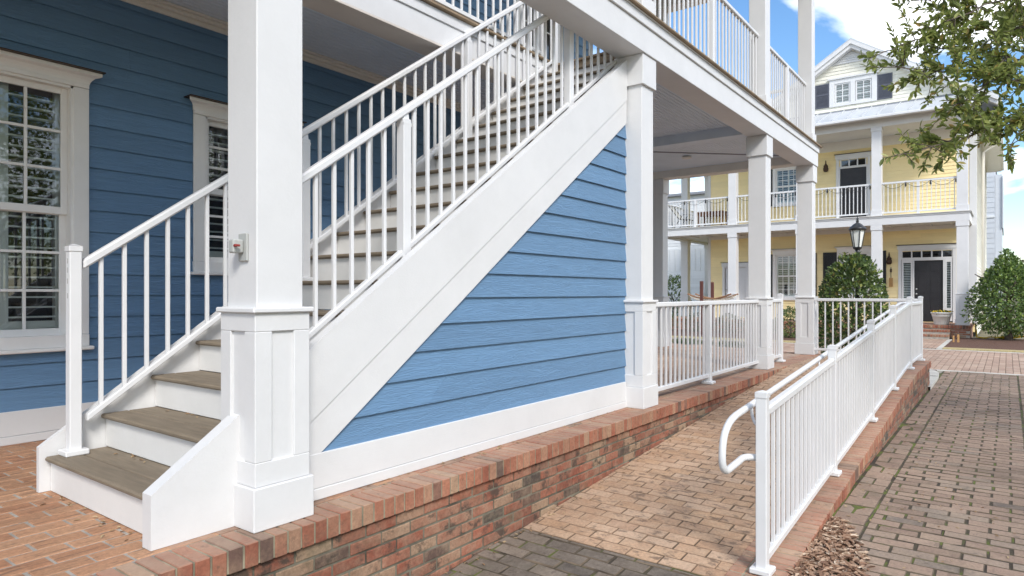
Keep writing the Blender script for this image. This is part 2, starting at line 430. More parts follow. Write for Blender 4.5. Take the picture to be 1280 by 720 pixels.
# ------------------------------------------------------------------ levels
def pw(x, tab):
    if x <= tab[0][0]: return tab[0][1]
    for (a, za), (b_, zb) in zip(tab, tab[1:]):
        if x <= b_: return za + (zb - za) * (x - a) / (b_ - a)
    return tab[-1][1]
ZG = [(-60, -.66), (0, -.60), (2.8, -.555), (3.7, -.505), (5, -.455), (7, -.445), (12, -.42), (24, -.37), (60, -.37)]
zg = lambda x, y=0: pw(x, ZG)
ZR = [(3.62, -.510), (10.3, .0), (40, .0)]
zr = lambda x, y=0: pw(x, ZR)
RY = 1.10          # ramp railing line
CURB0, CURB1 = .97, 1.27
XE = 12.62         # end of porch and landing

# ================================================================== SETTING
xs = [-300, -60, -10, 0, 2.8, 3.7, 5, 7, 12, 18, 24, 60, 400]
g = MB()
for a, b_ in zip(xs, xs[1:]):
    g.quad((a, -300, zg(a) - .05), (b_, -300, zg(b_) - .05), (b_, 300, zg(b_) - .05), (a, 300, zg(a) - .05))
struct(g.build('ground', GROUND))
# lower lane: individual clay pavers on a mossy joint bed
road = MB(); road.mi = 1
rx = [-1.5, 0, 2.8, 3.7, 5, 7, 12, 15.0]
for a, b_ in zip(rx, rx[1:]):
    road.quad((a, -7, zg(a) - .0045), (b_, -7, zg(b_) - .0045), (b_, CURB0 + .02, zg(b_) - .0045), (a, CURB0 + .02, zg(a) - .0045))
road.mi = 0
pavers(road, 3.62, 15.0, .755, .962, .226, .205, .006, 'y', zg, jit=.003, ch=.0065, edge_shade=2)
pavers(road, 3.62, 15.0, -.13, .745, .226, .108, .0045, 'y', zg, gapl=.007, ch=.0065, jit=.002, lj=.004, edge_shade=2)
pavers(road, 3.62, 15.0, -7, -.145, .226, .108, .0045, 'y', zg, gapl=.007, ch=.0065, jit=.002, lj=.004, edge_shade=2)
struct(road.build('road', [ROADB, MOSSJ, EDGESHADE]))
near = MB(); near.mi = 1
for a, b_ in zip([-1.5, 0, 2.8], [0, 2.8, 3.66]):
    near.quad((a, CURB0 + .02, zg(a) - .005), (b_, CURB0 + .02, zg(b_) - .005), (b_, 2.64, zg(b_) - .005), (a, 2.64, zg(a) - .005))
near.mi = 0
pavers(near, -1.4, 3.61, -7, 2.63, .222, .107, .006, 'y', zg, jit=.003, ch=.007, gapl=.009, edge_shade=2)
struct(near.build('forecourt', [DAMPB, MOSSJ, EDGESHADE]))
ln_ = MB(); ln_.mi = 1
for a, b_ in ((15.15, 20.2),):
    ln_.quad((a, -14, zg(a) - .006), (b_, -14, zg(b_) - .006), (b_, 20, zg(b_) - .006), (a, 20, zg(a) - .006))
ln_.mi = 0
pavers(ln_, 15.155, 20.19, -9, 12, .225, .105, .008, 'x', zg)
struct(ln_.build('lane', [LANEB, JOINT]))
st = MB()
for x0, x1 in ((15.0, 15.15), (20.2, 20.36)):
    st.box(x0 + .004, x1 - .004, -14, 20, -.6, zg(x0) + .004, .006)
struct(st.build('pavement_edging', CONC))
# kerb curling round the bed beyond the ramp wall
k = MB()
arc = [(12.0, .955), (13.6, .965), (14.1, .99), (14.5, 1.07), (14.75, 1.25), (14.9, 1.6), (14.94, 2.2), (14.95, 6.2)]
for (a, b_), (c_, d_) in zip(arc, arc[1:]):
    dx, dy = c_ - a, d_ - b_; l = math.hypot(dx, dy); nx, ny = -dy / l * .2, dx / l * .2
    z = zg(a) + .05
    k.add([(a, b_, z), (c_, d_, z), (c_ + nx, d_ + ny, z), (a + nx, b_ + ny, z), (a, b_, z - .2), (c_, d_, z - .2), (c_ + nx, d_ + ny, z - .2), (a + nx, b_ + ny, z - .2)],
          [(0, 1, 2, 3), (4, 5, 1, 0), (6, 7, 3, 2)])
struct(k.build('kerb', CONC))
bd = MB()
bd.box(12.70, 14.9, 1.08, 6.2, -.7, -.385, .01)
bd.box(20.37, 24.98, 3.1, 11.5, -.7, -.352, .01); bd.box(20.75, 25.6, -7, 1.36, -.7, -.345, .01)
bd.build('planting_bed', MULCH)['kind'] = 'structure'
sw = MB(); sw.box(20.36, 20.75, -7, 1.36, -.7, -.348, .01); sw.box(20.362, 20.8, 3.12, 11.5, -.7, -.347, .01)
sw.build('grass_edge', STRAW)['kind'] = 'structure'
wk = MB(); wk.mi = 1; wk.box(20.37, 24.5, 1.5, 3.09, -.6, zg(22) - .006, 0); wk.mi = 0
pavers(wk, 20.38, 24.5, 1.51, 3.08, .2, .1, .008, 'x', zg)
struct(wk.build('path', [LANEB, JOINT]))
e2 = MB(); e2.box(20.37, 24.5, 1.37, 1.495, -.6, zg(22) + .02, .01); struct(e2.build('path_edging', CONC))
# porch floor
pf = MB(); pf.mi = 1; pf.box(-3, XE - .2, 2.79, 5.75, -.2, -.0035, 0); pf.box(9.9, XE - .2, 5.75, 9.0, -.2, -.0035, 0); pf.mi = 0
pavers(pf, -3, 5.9, 2.822, 5.70, .2, .1, .0115, 'x', lambda x, y: 0., ch=.003, jit=.0008)
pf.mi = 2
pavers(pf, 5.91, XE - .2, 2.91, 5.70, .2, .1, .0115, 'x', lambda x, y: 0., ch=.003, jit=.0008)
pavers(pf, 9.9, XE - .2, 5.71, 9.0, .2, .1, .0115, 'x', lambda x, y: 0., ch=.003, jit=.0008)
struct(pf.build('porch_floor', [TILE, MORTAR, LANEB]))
# ramp and landing
rp = MB(); rp.mi = 1
for a, b_ in ((3.62, 10.3), (10.3, XE)):
    rp.quad((a, CURB1 - .03, zr(a) - .0035), (b_, CURB1 - .03, zr(b_) - .0035), (b_, 2.64, zr(b_) - .0035), (a, 2.64, zr(a) - .0035))
rp.mi = 0
pavers(rp, 3.62, XE - .01, CURB1 - .03, 2.63, .203, .1025, .0055, 'y', zr, jit=.0012, ch=.0035, edge_shade=2)
struct(rp.build('ramp', [RAMPB, JOINT, RAMPSHADE]))

# ================================================================== BRICK WALLS
bw = thing('brick_wall', (3, 2.6, -.5), 'long retaining wall of weathered red brick carrying the porch of the blue house', 'brick wall')
c = MB(); x = -3.; rr = random.Random(3)
while x < XE - .05:
    w = .062 + rr.uniform(-.002, .002); j = rr.uniform(-.003, .003)
    c.box(x, x + w, 2.605 + j, 2.808 + rr.uniform(-.002, .002), -.103, .002 + rr.uniform(-.0015, .0015), .004); x += w + .0105
x = 1.36
while x < XE - .3:      # stretcher course behind the headers
    c.box(x, min(x + .2, XE - .02), 2.818, 2.905, -.06, .0015 + rr.uniform(-.0015, .0015), .004); x += .2105
y = 2.83
while y < 9.0:
    c.box(XE - .2, XE, y, y + .062, -.1, .002 + rr.uniform(-.0015, .0015), .004); y += .0725
c.mi = 1; c.box(-3, XE - .004, 2.611, 2.81, -.099, -.0035, 0); c.box(1.34, XE - .01, 2.812, 2.90, -.07, -.003, 0); c.box(XE - .196, XE - .004, 2.81, 9, -.099, -.003, 0)
c.build('coping', [COPE, MORTARC], bw)
w_ = MB(); z = -.113; row = 0
while z > -.72:
    x = -3 + (.105 if row % 2 else 0)
    while x < XE:
        l = .2; j = rr.uniform(-.0035, .0035)
        if zr(x + l) < z or x < 3.6: w_.box(x, min(x + l, XE), 2.631 + j, 2.70, z - .057 + rr.uniform(-.001, .001), z + rr.uniform(-.001, .001), .004)
        x += .2105
    z -= .0685; row += 1
y = 2.7; row = 0
for row in range(8):
    y = 2.72 + (.1 if row % 2 else 0)
    while y < 9:
        w_.box(XE - .07, XE - .012 + rr.uniform(-.002, .002), y, y + .2, -.113 - row * .0685 - .057, -.113 - row * .0685, .004); y += .2105
w_.mi = 1; w_.box(-3, XE - .016, 2.636, 2.9, -.8, -.1035, 0); w_.box(XE - .2, XE - .017, 2.9, 9, -.8, -.1035, 0)
w_.build('brickwork', [WALLB, MORTARD], bw)

XR = 12.28
rw = thing('ramp_wall', (8, 1.1, -.5), 'sloping low brick wall beside the ramp, under the long white ramp railing', 'brick wall')
c = MB(); x = 3.60; pr = .062
zc = lambda x: min(zr(x) + .008, .01)
while x < XR - .02:
    j = rr.uniform(-.003, .003); s = .0763 if x < 10.3 else 0.
    z0 = zc(x)
    c.par((x, CURB0 + j, z0 - .1), (.062, 0, .062 * s), (0, CURB1 - CURB0 - .09, 0), (0, 0, .1 + rr.uniform(-.0015, .0015)), .004)
    c.par((x, CURB1 - .08, z0 - .1), (.062, 0, .062 * s), (0, .08, 0), (0, 0, .1 + rr.uniform(-.0015, .0015)), .004)
    x += .0725
c.mi = 1
for a, b_ in ((3.6, 10.3), (10.3, XR - .005)):
    c.par((a, CURB0 + .006, zc(a) - .098), (b_ - a, 0, zc(b_) - zc(a)), (0, CURB1 - CURB0 - .012, 0), (0, 0, .093), 0)
c.build('coping', [COPE, MORTARC], rw)
w_ = MB(); z = -.50; row = 0
for row in range(9):
    z0 = -.56 + row * .0685; x = 3.6 + (.105 if row % 2 else 0)
    while x < XR - .02:
        l = min(.2, XR - .01 - x)
        if z0 + .057 < zc(x) - .104 and l > .03: w_.box(x, x + l, CURB0 + .018 + rr.uniform(-.003, .003), CURB0 + .08, z0, z0 + .057, .004)
        elif z0 < zc(x + l) - .125 and l > .03:
            t1, t2 = zc(x) - .106, zc(x + l) - .106
            if t1 > z0 + .01: w_.add([(x, CURB0 + .018, z0), (x + l, CURB0 + .018, z0), (x + l, CURB0 + .018, min(t2, z0 + .057)), (x, CURB0 + .018, min(t1, z0 + .057)),
                                      (x, CURB0 + .08, z0), (x + l, CURB0 + .08, z0), (x + l, CURB0 + .08, min(t2, z0 + .057)), (x, CURB0 + .08, min(t1, z0 + .057))],
                                     [(0, 1, 2, 3), (0, 4, 5, 1), (3, 2, 6, 7), (0, 3, 7, 4), (1, 5, 6, 2)])
        x += .2105
    y = CURB0 + .03 + (.1 if row % 2 else 0)
    while y < 2.6:
        if z0 + .057 < zc(12.5) - .1: w_.box(XR - .075, XR - .006, y, min(y + .2, 2.6), z0, z0 + .057, .004)
        y += .2105
w_.mi = 1
w_.prism([(3.6, -.75), (XR - .012, -.75), (XR - .012, zc(XR) - .104), (10.3, zc(10.3) - .104), (3.6, zc(3.6) - .104)], 'y', CURB0 + .022, CURB1 - .01)
w_.box(XR - .2, XR - .012, CURB1 - .01, 2.6, -.75, -.06, 0)
w_.build('brickwork', [WALLB, MORTARD], rw)

# ================================================================== BLUE HOUSE
YW = 5.69; FB = 2.69; BB = 3.308; DT = 3.675
bh = thing('blue_house', (4, YW, 0), 'blue lap sided house with white trim and upper deck in the foreground', 'house')
FW = Face((0, YW), (1, 0), (0, -1))
W1 = (1.21, 2.0, .74, 2.645); W2 = (3.03, 3.82, 1.33, 2.64)
op = [(W1[0] - .02, W1[1] + .03, W1[2], W1[3] + .02), (W2[0] - .01, W2[1] + .02, W2[2], W2[3] + .02)]
s = MB(); siding(s, FW, -3.5, 9.72, .235, 3.46, .165, op)
s.build('wall', BLUE, bh)
s = MB()
for a, b_, z0, z1 in ((-3.5, W1[0], 0, 3.6), (W1[1], W2[0], 0, 3.6), (W2[1], 9.78, 0, 3.6), (W1[0], W1[1], 0, W1[2]), (W1[0], W1[1], W1[3], 3.6), (W2[0], W2[1], 0, W2[2]), (W2[0], W2[1], W2[3], 3.6)):
    s.box(a, b_, YW + .004, YW + .15, z0, z1, 0)
s.box(9.63, 9.78, YW + .15, 9.5, 0, 6.8, 0)
s.build('wall_sheathing', WHITE, bh)
s = MB(); siding(s, Face((9.785, YW), (0, 1), (1, 0)), .12, 3.8, .235, 6.7, .165); s.build('end_wall', BLUE, bh)
s = MB(); s.box(-3.5, 9.72, YW - .03, YW + .003, .06, .235); s.box(-3.5, 9.72, YW - .036, YW + .003, 0, .058); s.build('baseboard', WHITEG, bh)
s = MB(); s.box(9.70, 9.81, YW - .035, YW + .12, 0, 6.7); s.build('corner_board', WHITE, bh)

def window(parent, F, u0, u1, z0, z1, cols, rows, casing=.105, slats=True, split=True, crown_=True, head=.13, shadecol=None, dep=.09):
    """frame with casing, crown and sill; sashes with muntins; glass; slatted shutter behind"""
    f = MB(); t = .024
    F.box(f, u0 - casing, u0, .016, .016 + t, z0 + .025, z1 - .002); F.box(f, u1, u1 + casing, .016, .016 + t, z0 + .025, z1 - .002)
    F.box(f, u0 - casing, u1 + casing, .016, .016 + t + .004, z1, z1 + head)
    for a, b_ in ((u0, u0 + .018), (u1 - .018, u1)): F.box(f, a, b_, -dep, .03, z0, z1, 0)
    F.box(f, u0, u1, -dep, .03, z1 - .018, z1 - .001, 0); F.box(f, u0, u1, -dep, .03, z0, z0 + .018, 0)
    fo = f.build('window', WTRIM, parent)
    sl = MB(); F.box(sl, u0 - casing, u1 + casing, .0, .046, z0 - .066, z0 + .024); F.box(sl, u0 - casing - .025, u1 + casing + .025, .0, .075, z0 - .094, z0 - .067, .006)
    sl.build('sill', WTRIM, fo)
    if crown_:
        c_ = MB(); h = z1 + head
        pr = [(.012, h + .001), (.034, h + .001), (.038, h + .018), (.046, h + .034), (.064, h + .054), (.09, h + .062), (.10, h + .068), (.10, h + .0915), (.012, h + .0915)]
        vs = [F.p(u0 - casing - max(0, n_ - .03), n_, z_) for n_, z_ in pr] + [F.p(u1 + casing + max(0, n_ - .03), n_, z_) for n_, z_ in pr]
        k_ = len(pr); c_.add(vs, [tuple(range(k_)), tuple(range(2 * k_ - 1, k_ - 1, -1))] + [(i_, i_ + k_, (i_ + 1) % k_ + k_, (i_ + 1) % k_) for i_ in range(k_)])
        c_.mi = 1; F.box(c_, u0 - casing - .08, u1 + casing + .08, .008, .14, h + .0925, h + .10, 0)
        c_.build('crown', [WTRIM, COPPER], fo)
    sash = MB(); a, b_ = u0 + .018, u1 - .018; zm = (z0 + z1) / 2
    halves = ((z0 + .018, zm + .02, -.055), (zm - .02, z1 - .018, -.025)) if split else ((z0 + .018, z1 - .018, -.03),)
    for q, (za, zb, n) in enumerate(halves):
        st_ = .045
        F.box(sash, a, a + st_, n - .03, n, za, zb); F.box(sash, b_ - st_, b_, n - .03, n, za, zb)
        F.box(sash, a + st_, b_ - st_, n - .03, n - .001, za, za + st_ + .01); F.box(sash, a + st_, b_ - st_, n - .03, n - .001, zb - st_, zb)
        for i in range(1, cols):
            u = a + st_ + (b_ - a - 2 * st_) * i / cols; F.box(sash, u - .010, u + .010, n - .026, n - .004, za + st_ + .01, zb - st_, .002)
        for i in range(1, rows):
            zz = za + st_ + .01 + (zb - za - 2 * st_ - .01) * i / rows; F.box(sash, a + st_, b_ - st_, n - .025, n - .005, zz - .010, zz + .010, .002)
    so = sash.build('sash', WTRIM, fo)
    gm = MB()
    for q, (za, zb, n) in enumerate(halves): gm.add([F.p(a + .04, n - .016, za + .04), F.p(b_ - .04, n - .016, za + .04), F.p(b_ - .04, n - .016, zb - .04), F.p(a + .04, n - .016, zb - .04)], [(0, 1, 2, 3)])
    gm.build('glass', GLASS, so)
    sh = MB()
    if slats:
        zz = z0 + .08
        while zz < z1 - .06:
            p0 = F.p(u0 + .05, -.15, zz); 
            F.box(sh, u0 + .05, u1 - .05, -.155, -.105, zz, zz + .012, 0); zz += .074
        for u in (u0 + .02, (u0 + u1) / 2 - .03, u1 - .075): F.box(sh, u, u + .055, -.16, -.10, z0 + .02, z1 - .02, 0)
        F.box(sh, u0 + .05, u1 - .05, -.15, -.11, z0 + .02, z0 + .13, 0)
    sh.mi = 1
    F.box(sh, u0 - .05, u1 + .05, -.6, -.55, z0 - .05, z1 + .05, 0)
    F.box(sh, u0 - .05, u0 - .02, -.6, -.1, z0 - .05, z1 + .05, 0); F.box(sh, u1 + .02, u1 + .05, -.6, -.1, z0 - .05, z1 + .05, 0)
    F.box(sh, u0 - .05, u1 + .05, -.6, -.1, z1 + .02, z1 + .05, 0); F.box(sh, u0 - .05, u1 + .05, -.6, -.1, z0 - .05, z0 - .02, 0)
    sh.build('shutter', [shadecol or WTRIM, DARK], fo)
    return fo
window(bh, FW, *W1, 3, 3, head=.03)
window(bh, FW, *W2, 3, 3, head=.03)

def column(parent, cx, cy, z0, z1, hb=.16, ped=True, shaft=.1225, cap=.145, name='column', mat=WHITE, pedh=1.01, caph=.285):
    s = MB(); s.box(cx - shaft, cx + shaft, cy - shaft, cy + shaft, z0 + (pedh - .01 if ped else .18), z1 - .002, .004)
    o = s.build(name, mat, parent)
    k = MB(); k.box(cx - cap, cx + cap, cy - cap, cy + cap, z1 - caph, z1 - .001, .004); k.build('capital', mat, o)
    p = MB(); hp = hb - .015; p.box(cx - hb, cx + hb, cy - hb, cy + hb, z0, z0 + .196, .004); p.build('base_block', mat, o)
    if ped:
        p = MB(); core = hp - .014; sw_ = .087 * hp / .145
        p.box(cx - core, cx + core, cy - core, cy + core, z0 + .197, z0 + pedh - .03, 0)
        for sx in (-1, 1):
            for sy in (-1, 1):
                xx = (cx - hp, cx - hp + sw_) if sx < 0 else (cx + hp - sw_, cx + hp)
                yy = (cy - hp, cy - hp + sw_) if sy < 0 else (cy + hp - sw_, cy + hp)
                p.box(*xx, *yy, z0 + .3065, z0 + pedh - .1105, .003)
        p.box(cx - hp, cx + hp, cy - hp, cy + hp, z0 + .197, z0 + .306, .003); p.box(cx - hp, cx + hp, cy - hp, cy + hp, z0 + pedh - .11, z0 + pedh - .026, .003)
        p.build('pedestal', mat, o)
        p = MB(); p.box(cx - hb - .002, cx + hb + .002, cy - hb - .002, cy + hb + .002, z0 + pedh - .0255, z0 + pedh, .006); p.build('cap', mat, o)
    return o
CX = [1.8225, 5.765, 9.705, 12.46]; CY = FB + .16
for cx in CX: column(bh, cx, CY, 0.0025, BB)
column(bh, 12.46, 5.63, .0025, BB + .05)
for cx in CX[1:]: column(bh, cx, CY + .0, DT + .002, 6.75, ped=False, name='upper_column', shaft=.115, hb=.135, cap=.13)
column(bh, 12.46, 5.63, DT + .002, 6.75, ped=False, name='upper_column', shaft=.115, hb=.135, cap=.13)
# front beam, deck edge
s = MB(); s.box(-3, XE - .01, FB, FB + .29, BB, 3.55, .004); s.build('front_beam', WHITE, bh)
s = MB(); s.box(-3, XE + .004, FB - .018, FB + .02, 3.5505, 3.636, .004); s.box(-3, XE + .03, FB - .03, FB + .01, 3.6365, 3.648, .002); s.build('fascia', WHITE, bh)
s = MB(); s.box(-3, XE + .06, FB - .06, FB + .1, 3.649, DT, .006); s.box(1.9, 6.285, 4.08, 4.16, 3.649, DT, .006); s.box(XE - .1, XE + .06, FB + .1, 9, 3.649, DT, .006)
s.build('deck_edge', EDGE, bh)
# inner beam along the stair well and soffit strip
s = MB(); s.box(-3, 6.3, 4.13, 4.38, 3.34, 3.55, .004); s.box(-3, 6.3, 4.115, 4.16, 3.5505, 3.645, .003); s.build('inner_beam', WHITE, bh)
s = MB(); s.box(-3, 6.3, 4.12, 4.40, 3.318, 3.338, .003)
for i in range(0): pass
s.build('soffit_strip', SOFFIT, bh)
# ceiling boards
s = MB(); y = 4.40; ZC = 3.50
while y < YW - .02:
    s.box(-3, 9.58, y, min(y + .0485, YW), ZC, ZC + .03, .003); y += .0575
y = 2.98
while y < 4.38:
    s.box(6.32, 9.58, y, y + .0485, ZC, ZC + .03, .003); y += .0575
y = 2.98
while y < 5.7:      # end bay, up to the mitre
    xm = 9.83 + (5.55 - y) * 1.02
    if xm > 9.9: s.box(9.83, xm, y, y + .0485, ZC, ZC + .03, .003)
    y += .0575
x = 9.84
while x < 12.3:
    ym = 5.55 - (x - 9.83) / 1.02
    s.box(x, x + .0485, max(ym, 2.98), 9., ZC, ZC + .03, .004); x += .0575
s.build('porch_ceiling', CEIL, bh)
s = MB(); s.box(9.581, 9.829, 2.981, YW - .04, 3.36, ZC + .03, .004); s.build('cross_beam', CEIL, bh)
s = MB(); a = np.array([9.86, 5.52]); b_ = np.array([12.28, 3.05]); d = (b_ - a); n_ = np.array([-d[1], d[0]]) / np.linalg.norm(d) * .02
s.add([(a[0] - n_[0], a[1] - n_[1], ZC - .012), (b_[0] - n_[0], b_[1] - n_[1], ZC - .012), (b_[0] + n_[0], b_[1] + n_[1], ZC - .012), (a[0] + n_[0], a[1] + n_[1], ZC - .012)] +
      [(a[0] - n_[0], a[1] - n_[1], ZC), (b_[0] - n_[0], b_[1] - n_[1], ZC), (b_[0] + n_[0], b_[1] + n_[1], ZC), (a[0] + n_[0], a[1] + n_[1], ZC)], [(0, 1, 2, 3), (0, 4, 5, 1), (2, 6, 7, 3)])
s.build('mitre_strip', LEADG, bh)
s = MB(); s.box(12.31, XE - .02, FB + .292, 9.0, 3.36, 3.64, .004); s.build('end_beam', CREAM, bh)
s = MB(); s.box(-3, 9.58, YW - .03, YW + .003, 3.42, 3.50, .004); s.box(-3, 9.58, YW - .075, YW - .031, 3.455, 3.499, .008); s.box(-3, 9.58, YW - .12, YW - .076, 3.478, 3.4985, .006); s.build('ceiling_trim', CREAM, bh)
# deck slab
s = MB(); s.box(-3, 1.9, FB + .02, YW + .1, ZC + .035, 3.648, 0); s.box(1.9, 6.30, 4.161, YW + .1, ZC + .055, 3.648, 0); s.box(6.30, XE + .02, FB + .021, YW + .1, ZC + .035, 3.648, 0); s.box(9.7, XE + .02, YW + .1, 9, ZC + .035, 3.648, 0)
s.build('deck', EDGE, bh)
s = MB(); y = FB + .11
while y < YW - .02:
    if y + .138 < 2.98 or y > 4.15: s.box(-3, XE - .11, y, y + .138, 3.6485, DT, .004)
    else: s.box(-3, 1.88, y, y + .138, 3.6485, DT, .004); s.box(6.27, XE - .11, y, y + .138, 3.6485, DT, .004)
    y += .143
s.build('deck_boards', EDGE, bh)
# upper storey
FU = FW; UW = (7.72, 8.72, 3.76, 6.05); UW2 = (4.2, 5.1, 4.3, 6.05)
s = MB(); siding(s, FW, -3.5, 9.72, DT + .02, 6.7, .165, [(UW[0] - .02, UW[1] + .02, UW[2], UW[3]), (UW2[0] - .02, UW2[1] + .02, UW2[2], UW2[3])]); s.build('upper_wall', BLUE, bh)
s = MB()
for a, b_, z0, z1 in ((-3.5, UW2[0], 3.6, 6.8), (UW2[1], UW[0], 3.6, 6.8), (UW[1], 9.62, 3.6, 6.8), (UW2[0], UW2[1], 3.6, UW2[2]), (UW2[0], UW2[1], UW2[3], 6.8), (UW[0], UW[1], UW[3], 6.8), (UW[0], UW[1], 3.6, UW[2])): s.box(a, b_, YW + .004, YW + .15, z0 + .001, z1, 0)
s.build('upper_sheathing', WHITE, bh)
window(bh, FW, *UW, 3, 5, split=False, slats=False, crown_=False); window(bh, FW, *UW2, 3, 3, slats=True)
s = MB(); s.box(-3, XE, FB - .02, FB + .28, 6.75, 7.1, .004); s.box(12.3, XE, FB + .29, 9, 6.75, 7.1, .004); s.build('upper_beam', WHITE, bh)
s = MB(); x = -3
while x < 12.3: s.box(x, x + .138, FB + .29, 9, 6.92, 6.95, .003); x += .142
s.build('upper_ceiling', SOFFIT, bh)
s = MB(); s.add([(-3, 2.2, 7.1), (13.1, 2.2, 7.1), (13.1, 6.2, 8.9), (-3, 6.2, 8.9), (-3, 10.2, 7.1), (13.1, 10.2, 7.1), (-3, 2.2, 7.16), (13.1, 2.2, 7.16), (13.1, 6.2, 8.96), (-3, 6.2, 8.96), (-3, 10.2, 7.16), (13.1, 10.2, 7.16)],
    [(6, 7, 8, 9), (9, 8, 11, 10), (3, 2, 1, 0), (4, 5, 2, 3), (0, 1, 7, 6), (5, 4, 10, 11), (1, 2, 8, 7), (2, 5, 11, 8), (0, 6, 9, 3), (3, 9, 10, 4)]); s.build('roof', ROOF, bh)
# blue wall enclosing the stair, with base board
FS = Face((0, 2.905), (1, 0), (0, -1))
sb = lambda z: 2.119 + (z - .814 + .60) / .703
s = MB(); siding(s, FS, 1.98, 5.66, .225, 2.75, .165, left=lambda z: sb(z) - .06); s.build('stair_wall', BLUE, bh)
s = MB(); s.prism([(2.0, 0.), (5.66, 0.), (5.66, 2.8), (5.5, 2.7), (2.0, .25)], 'y', 2.907, 2.96); s.build('stair_wall_sheathing', WHITE, bh)
s = MB(); s.box(1.975, 5.61, 2.872, 2.904, .062, .243); s.box(1.978, 5.608, 2.866, 2.904, .0025, .0605); s.build('stair_wall_base', WHITEG, bh)

# ================================================================== STAIRCASE
sc_ = thing('staircase', (1.3, 3.5, 0), 'straight white staircase with brown treads climbing from the brick porch to the upper deck', 'staircase')
RISE, RUN, X1 = DT / 19, .275, 1.335
SL = RISE / RUN
YN, YF = 2.935, 4.165
t = MB(); t.box(X1, X1 + .148, YN, YF, RISE - .026, RISE, .008); t.box(X1 + .152, X1 + RUN + .04, YN, YF, RISE - .026, RISE - .001, .004)
tr = t.build('tread', TREAD, sc_)
r_ = MB(); r_.box(X1 + .028, X1 + .046, YN, YF, .003, RISE - .027, .002); rs = r_.build('riser', RISER, sc_)
for i in range(1, 19):
    if i < 18: rep(tr, (i * RUN, 0, i * RISE))
    rep(rs, (i * RUN, 0, i * RISE))
def board(y0, y1, name, top, botm, xa, xb, zfront, lo=0.003, mat=WHITED):
    """sloped side board between two lines parallel to the flight"""
    f = lambda x, o: .814 + SL * (x - 2.119) + o
    s = MB(); pts = [(xa, max(lo, f(xa, botm)))]
    # bottom edge
    xk = 2.119 + (lo - .814 - botm) / SL
    if xk > xa: pts = [(xa, lo), (min(xk, xb), lo)]
    if xk < xb: pts.append((xb, f(xb, botm)))
    pts += [(xb, f(xb, top)), (xa, f(xa, top))]
    s.prism(pts, 'y', y0, y1); return s.build(name, mat, sc_)
board(2.855, 2.93, 'side_board', 0.0, -1.9, 1.294, 1.70, .23)
board(2.868, 2.93, 'side_board', 0.0, -.382, 1.94, 5.62, 0)
board(2.874, 2.93, 'lower_side_board', -.386, -.60, 1.96, 5.62, 0)
board(4.17, 4.205, 'far_side_board', .0, -1.9, 1.31, 2.3, .23); board(4.17, 4.205, 'far_side_board', 0., -.6, 2.3, 6.25, 0)
s = MB(); s.prism([(2.3, .003), (5.6, .003), (5.6, 2.3), (2.3, .35)], 'y', 4.175, 4.2); s.build('under_panel', WHITE, sc_)

nz = lambda x: RISE + SL * (x - X1)
def sloped(mb, x0, x1, y, w, h, zb, ch=.006):
    """a rail following the flight; zb(x) is its underside"""
    mb.par((x0, y - w / 2, zb(x0)), (x1 - x0, 0, zb(x1) - zb(x0)), (0, w, 0), (0, 0, h), ch)
def post_mesh(x, y, z0, z1, w=.068, foot=True, cap='flat'):
    p = MB(); p.box(x - w / 2, x + w / 2, y - w / 2, y + w / 2, z0, z1, .004)
    if foot:
        p.box(x - w * .97, x + w * .97, y - w * .97, y + w * .97, z0, z0 + .032, .006)
    if cap == 'flat':
        q = w / 2 + .004
        p.box(x - q, x + q, y - q, y + q, z1 - .03, z1 + .002, .003)
        p.add([(x - q, y - q, z1 + .002), (x + q, y - q, z1 + .002), (x + q, y + q, z1 + .002), (x - q, y + q, z1 + .002), (x, y, z1 + .013)], [(0, 1, 4), (1, 2, 4), (2, 3, 4), (3, 0, 4)])
    elif cap == 'saddle':
        p.lathe([(w * .70, -.045), (w * .74, -.025), (w * .5, -.01), (w * .42, .04)], (x, y, z1), 4)
    return p
def stair_rail(label, y, xa, xb, posts, first_bal, endx):
    root = thing('stair_railing', (xa, y, nz(xa)), label, 'railing', 'stair railings')
    s = MB(); sloped(s, xa, xb, y, .062, .056, lambda x: nz(x) + .905, .012); s.build('handrail', RAIL, root)
    s = MB(); sloped(s, xa + .02, xb, y, .042, .04, lambda x: nz(x) + .05); s.build('bottom_rail', RAIL, root)
    for x, full in posts:
        k = int((x - X1) / RUN); zt = RISE * (k + 1)
        if full: p = post_mesh(x, y, zt, 1.335, .060)
        else: p = post_mesh(x, y, zt, nz(x) + .88, .066, cap='saddle')
        po = p.build('post', RAIL, root)
        if full:
            q = MB()
            for zz in (1.24, 1.19, 1.13, 1.05): q.box(x - .0312, x - .0302, y - .006, y + .006, zz, zz + .028, 0)
            q.build('slot', GREYP, po)
    bm = MB(); x = first_bal; bm.box(x - .0105, x + .0105, y - .0105, y + .0105, nz(x) + .075, nz(x) + .92, .002)
    b0 = bm.build('baluster', RAIL, root); i = 1
    while True:
        xx = first_bal + i * .1235
        if xx > endx: break
        if min(abs(xx - p[0]) for p in posts) > .055: rep(b0, (i * .1235, 0, i * .1235 * SL))
        i += 1
    return root
stair_rail('far white stair railing, starting at the tall post on the first tread', 4.095, 1.49, 6.2, [(1.45, True), (2.93, False), (4.75, False), (6.24, False)], 1.585, 6.15)
stair_rail('near white stair railing rising from the big square column above the blue wall', 3.0, 1.955, 6.2, [(2.875, False), (4.80, False), (6.24, False)], 2.095, 6.15)

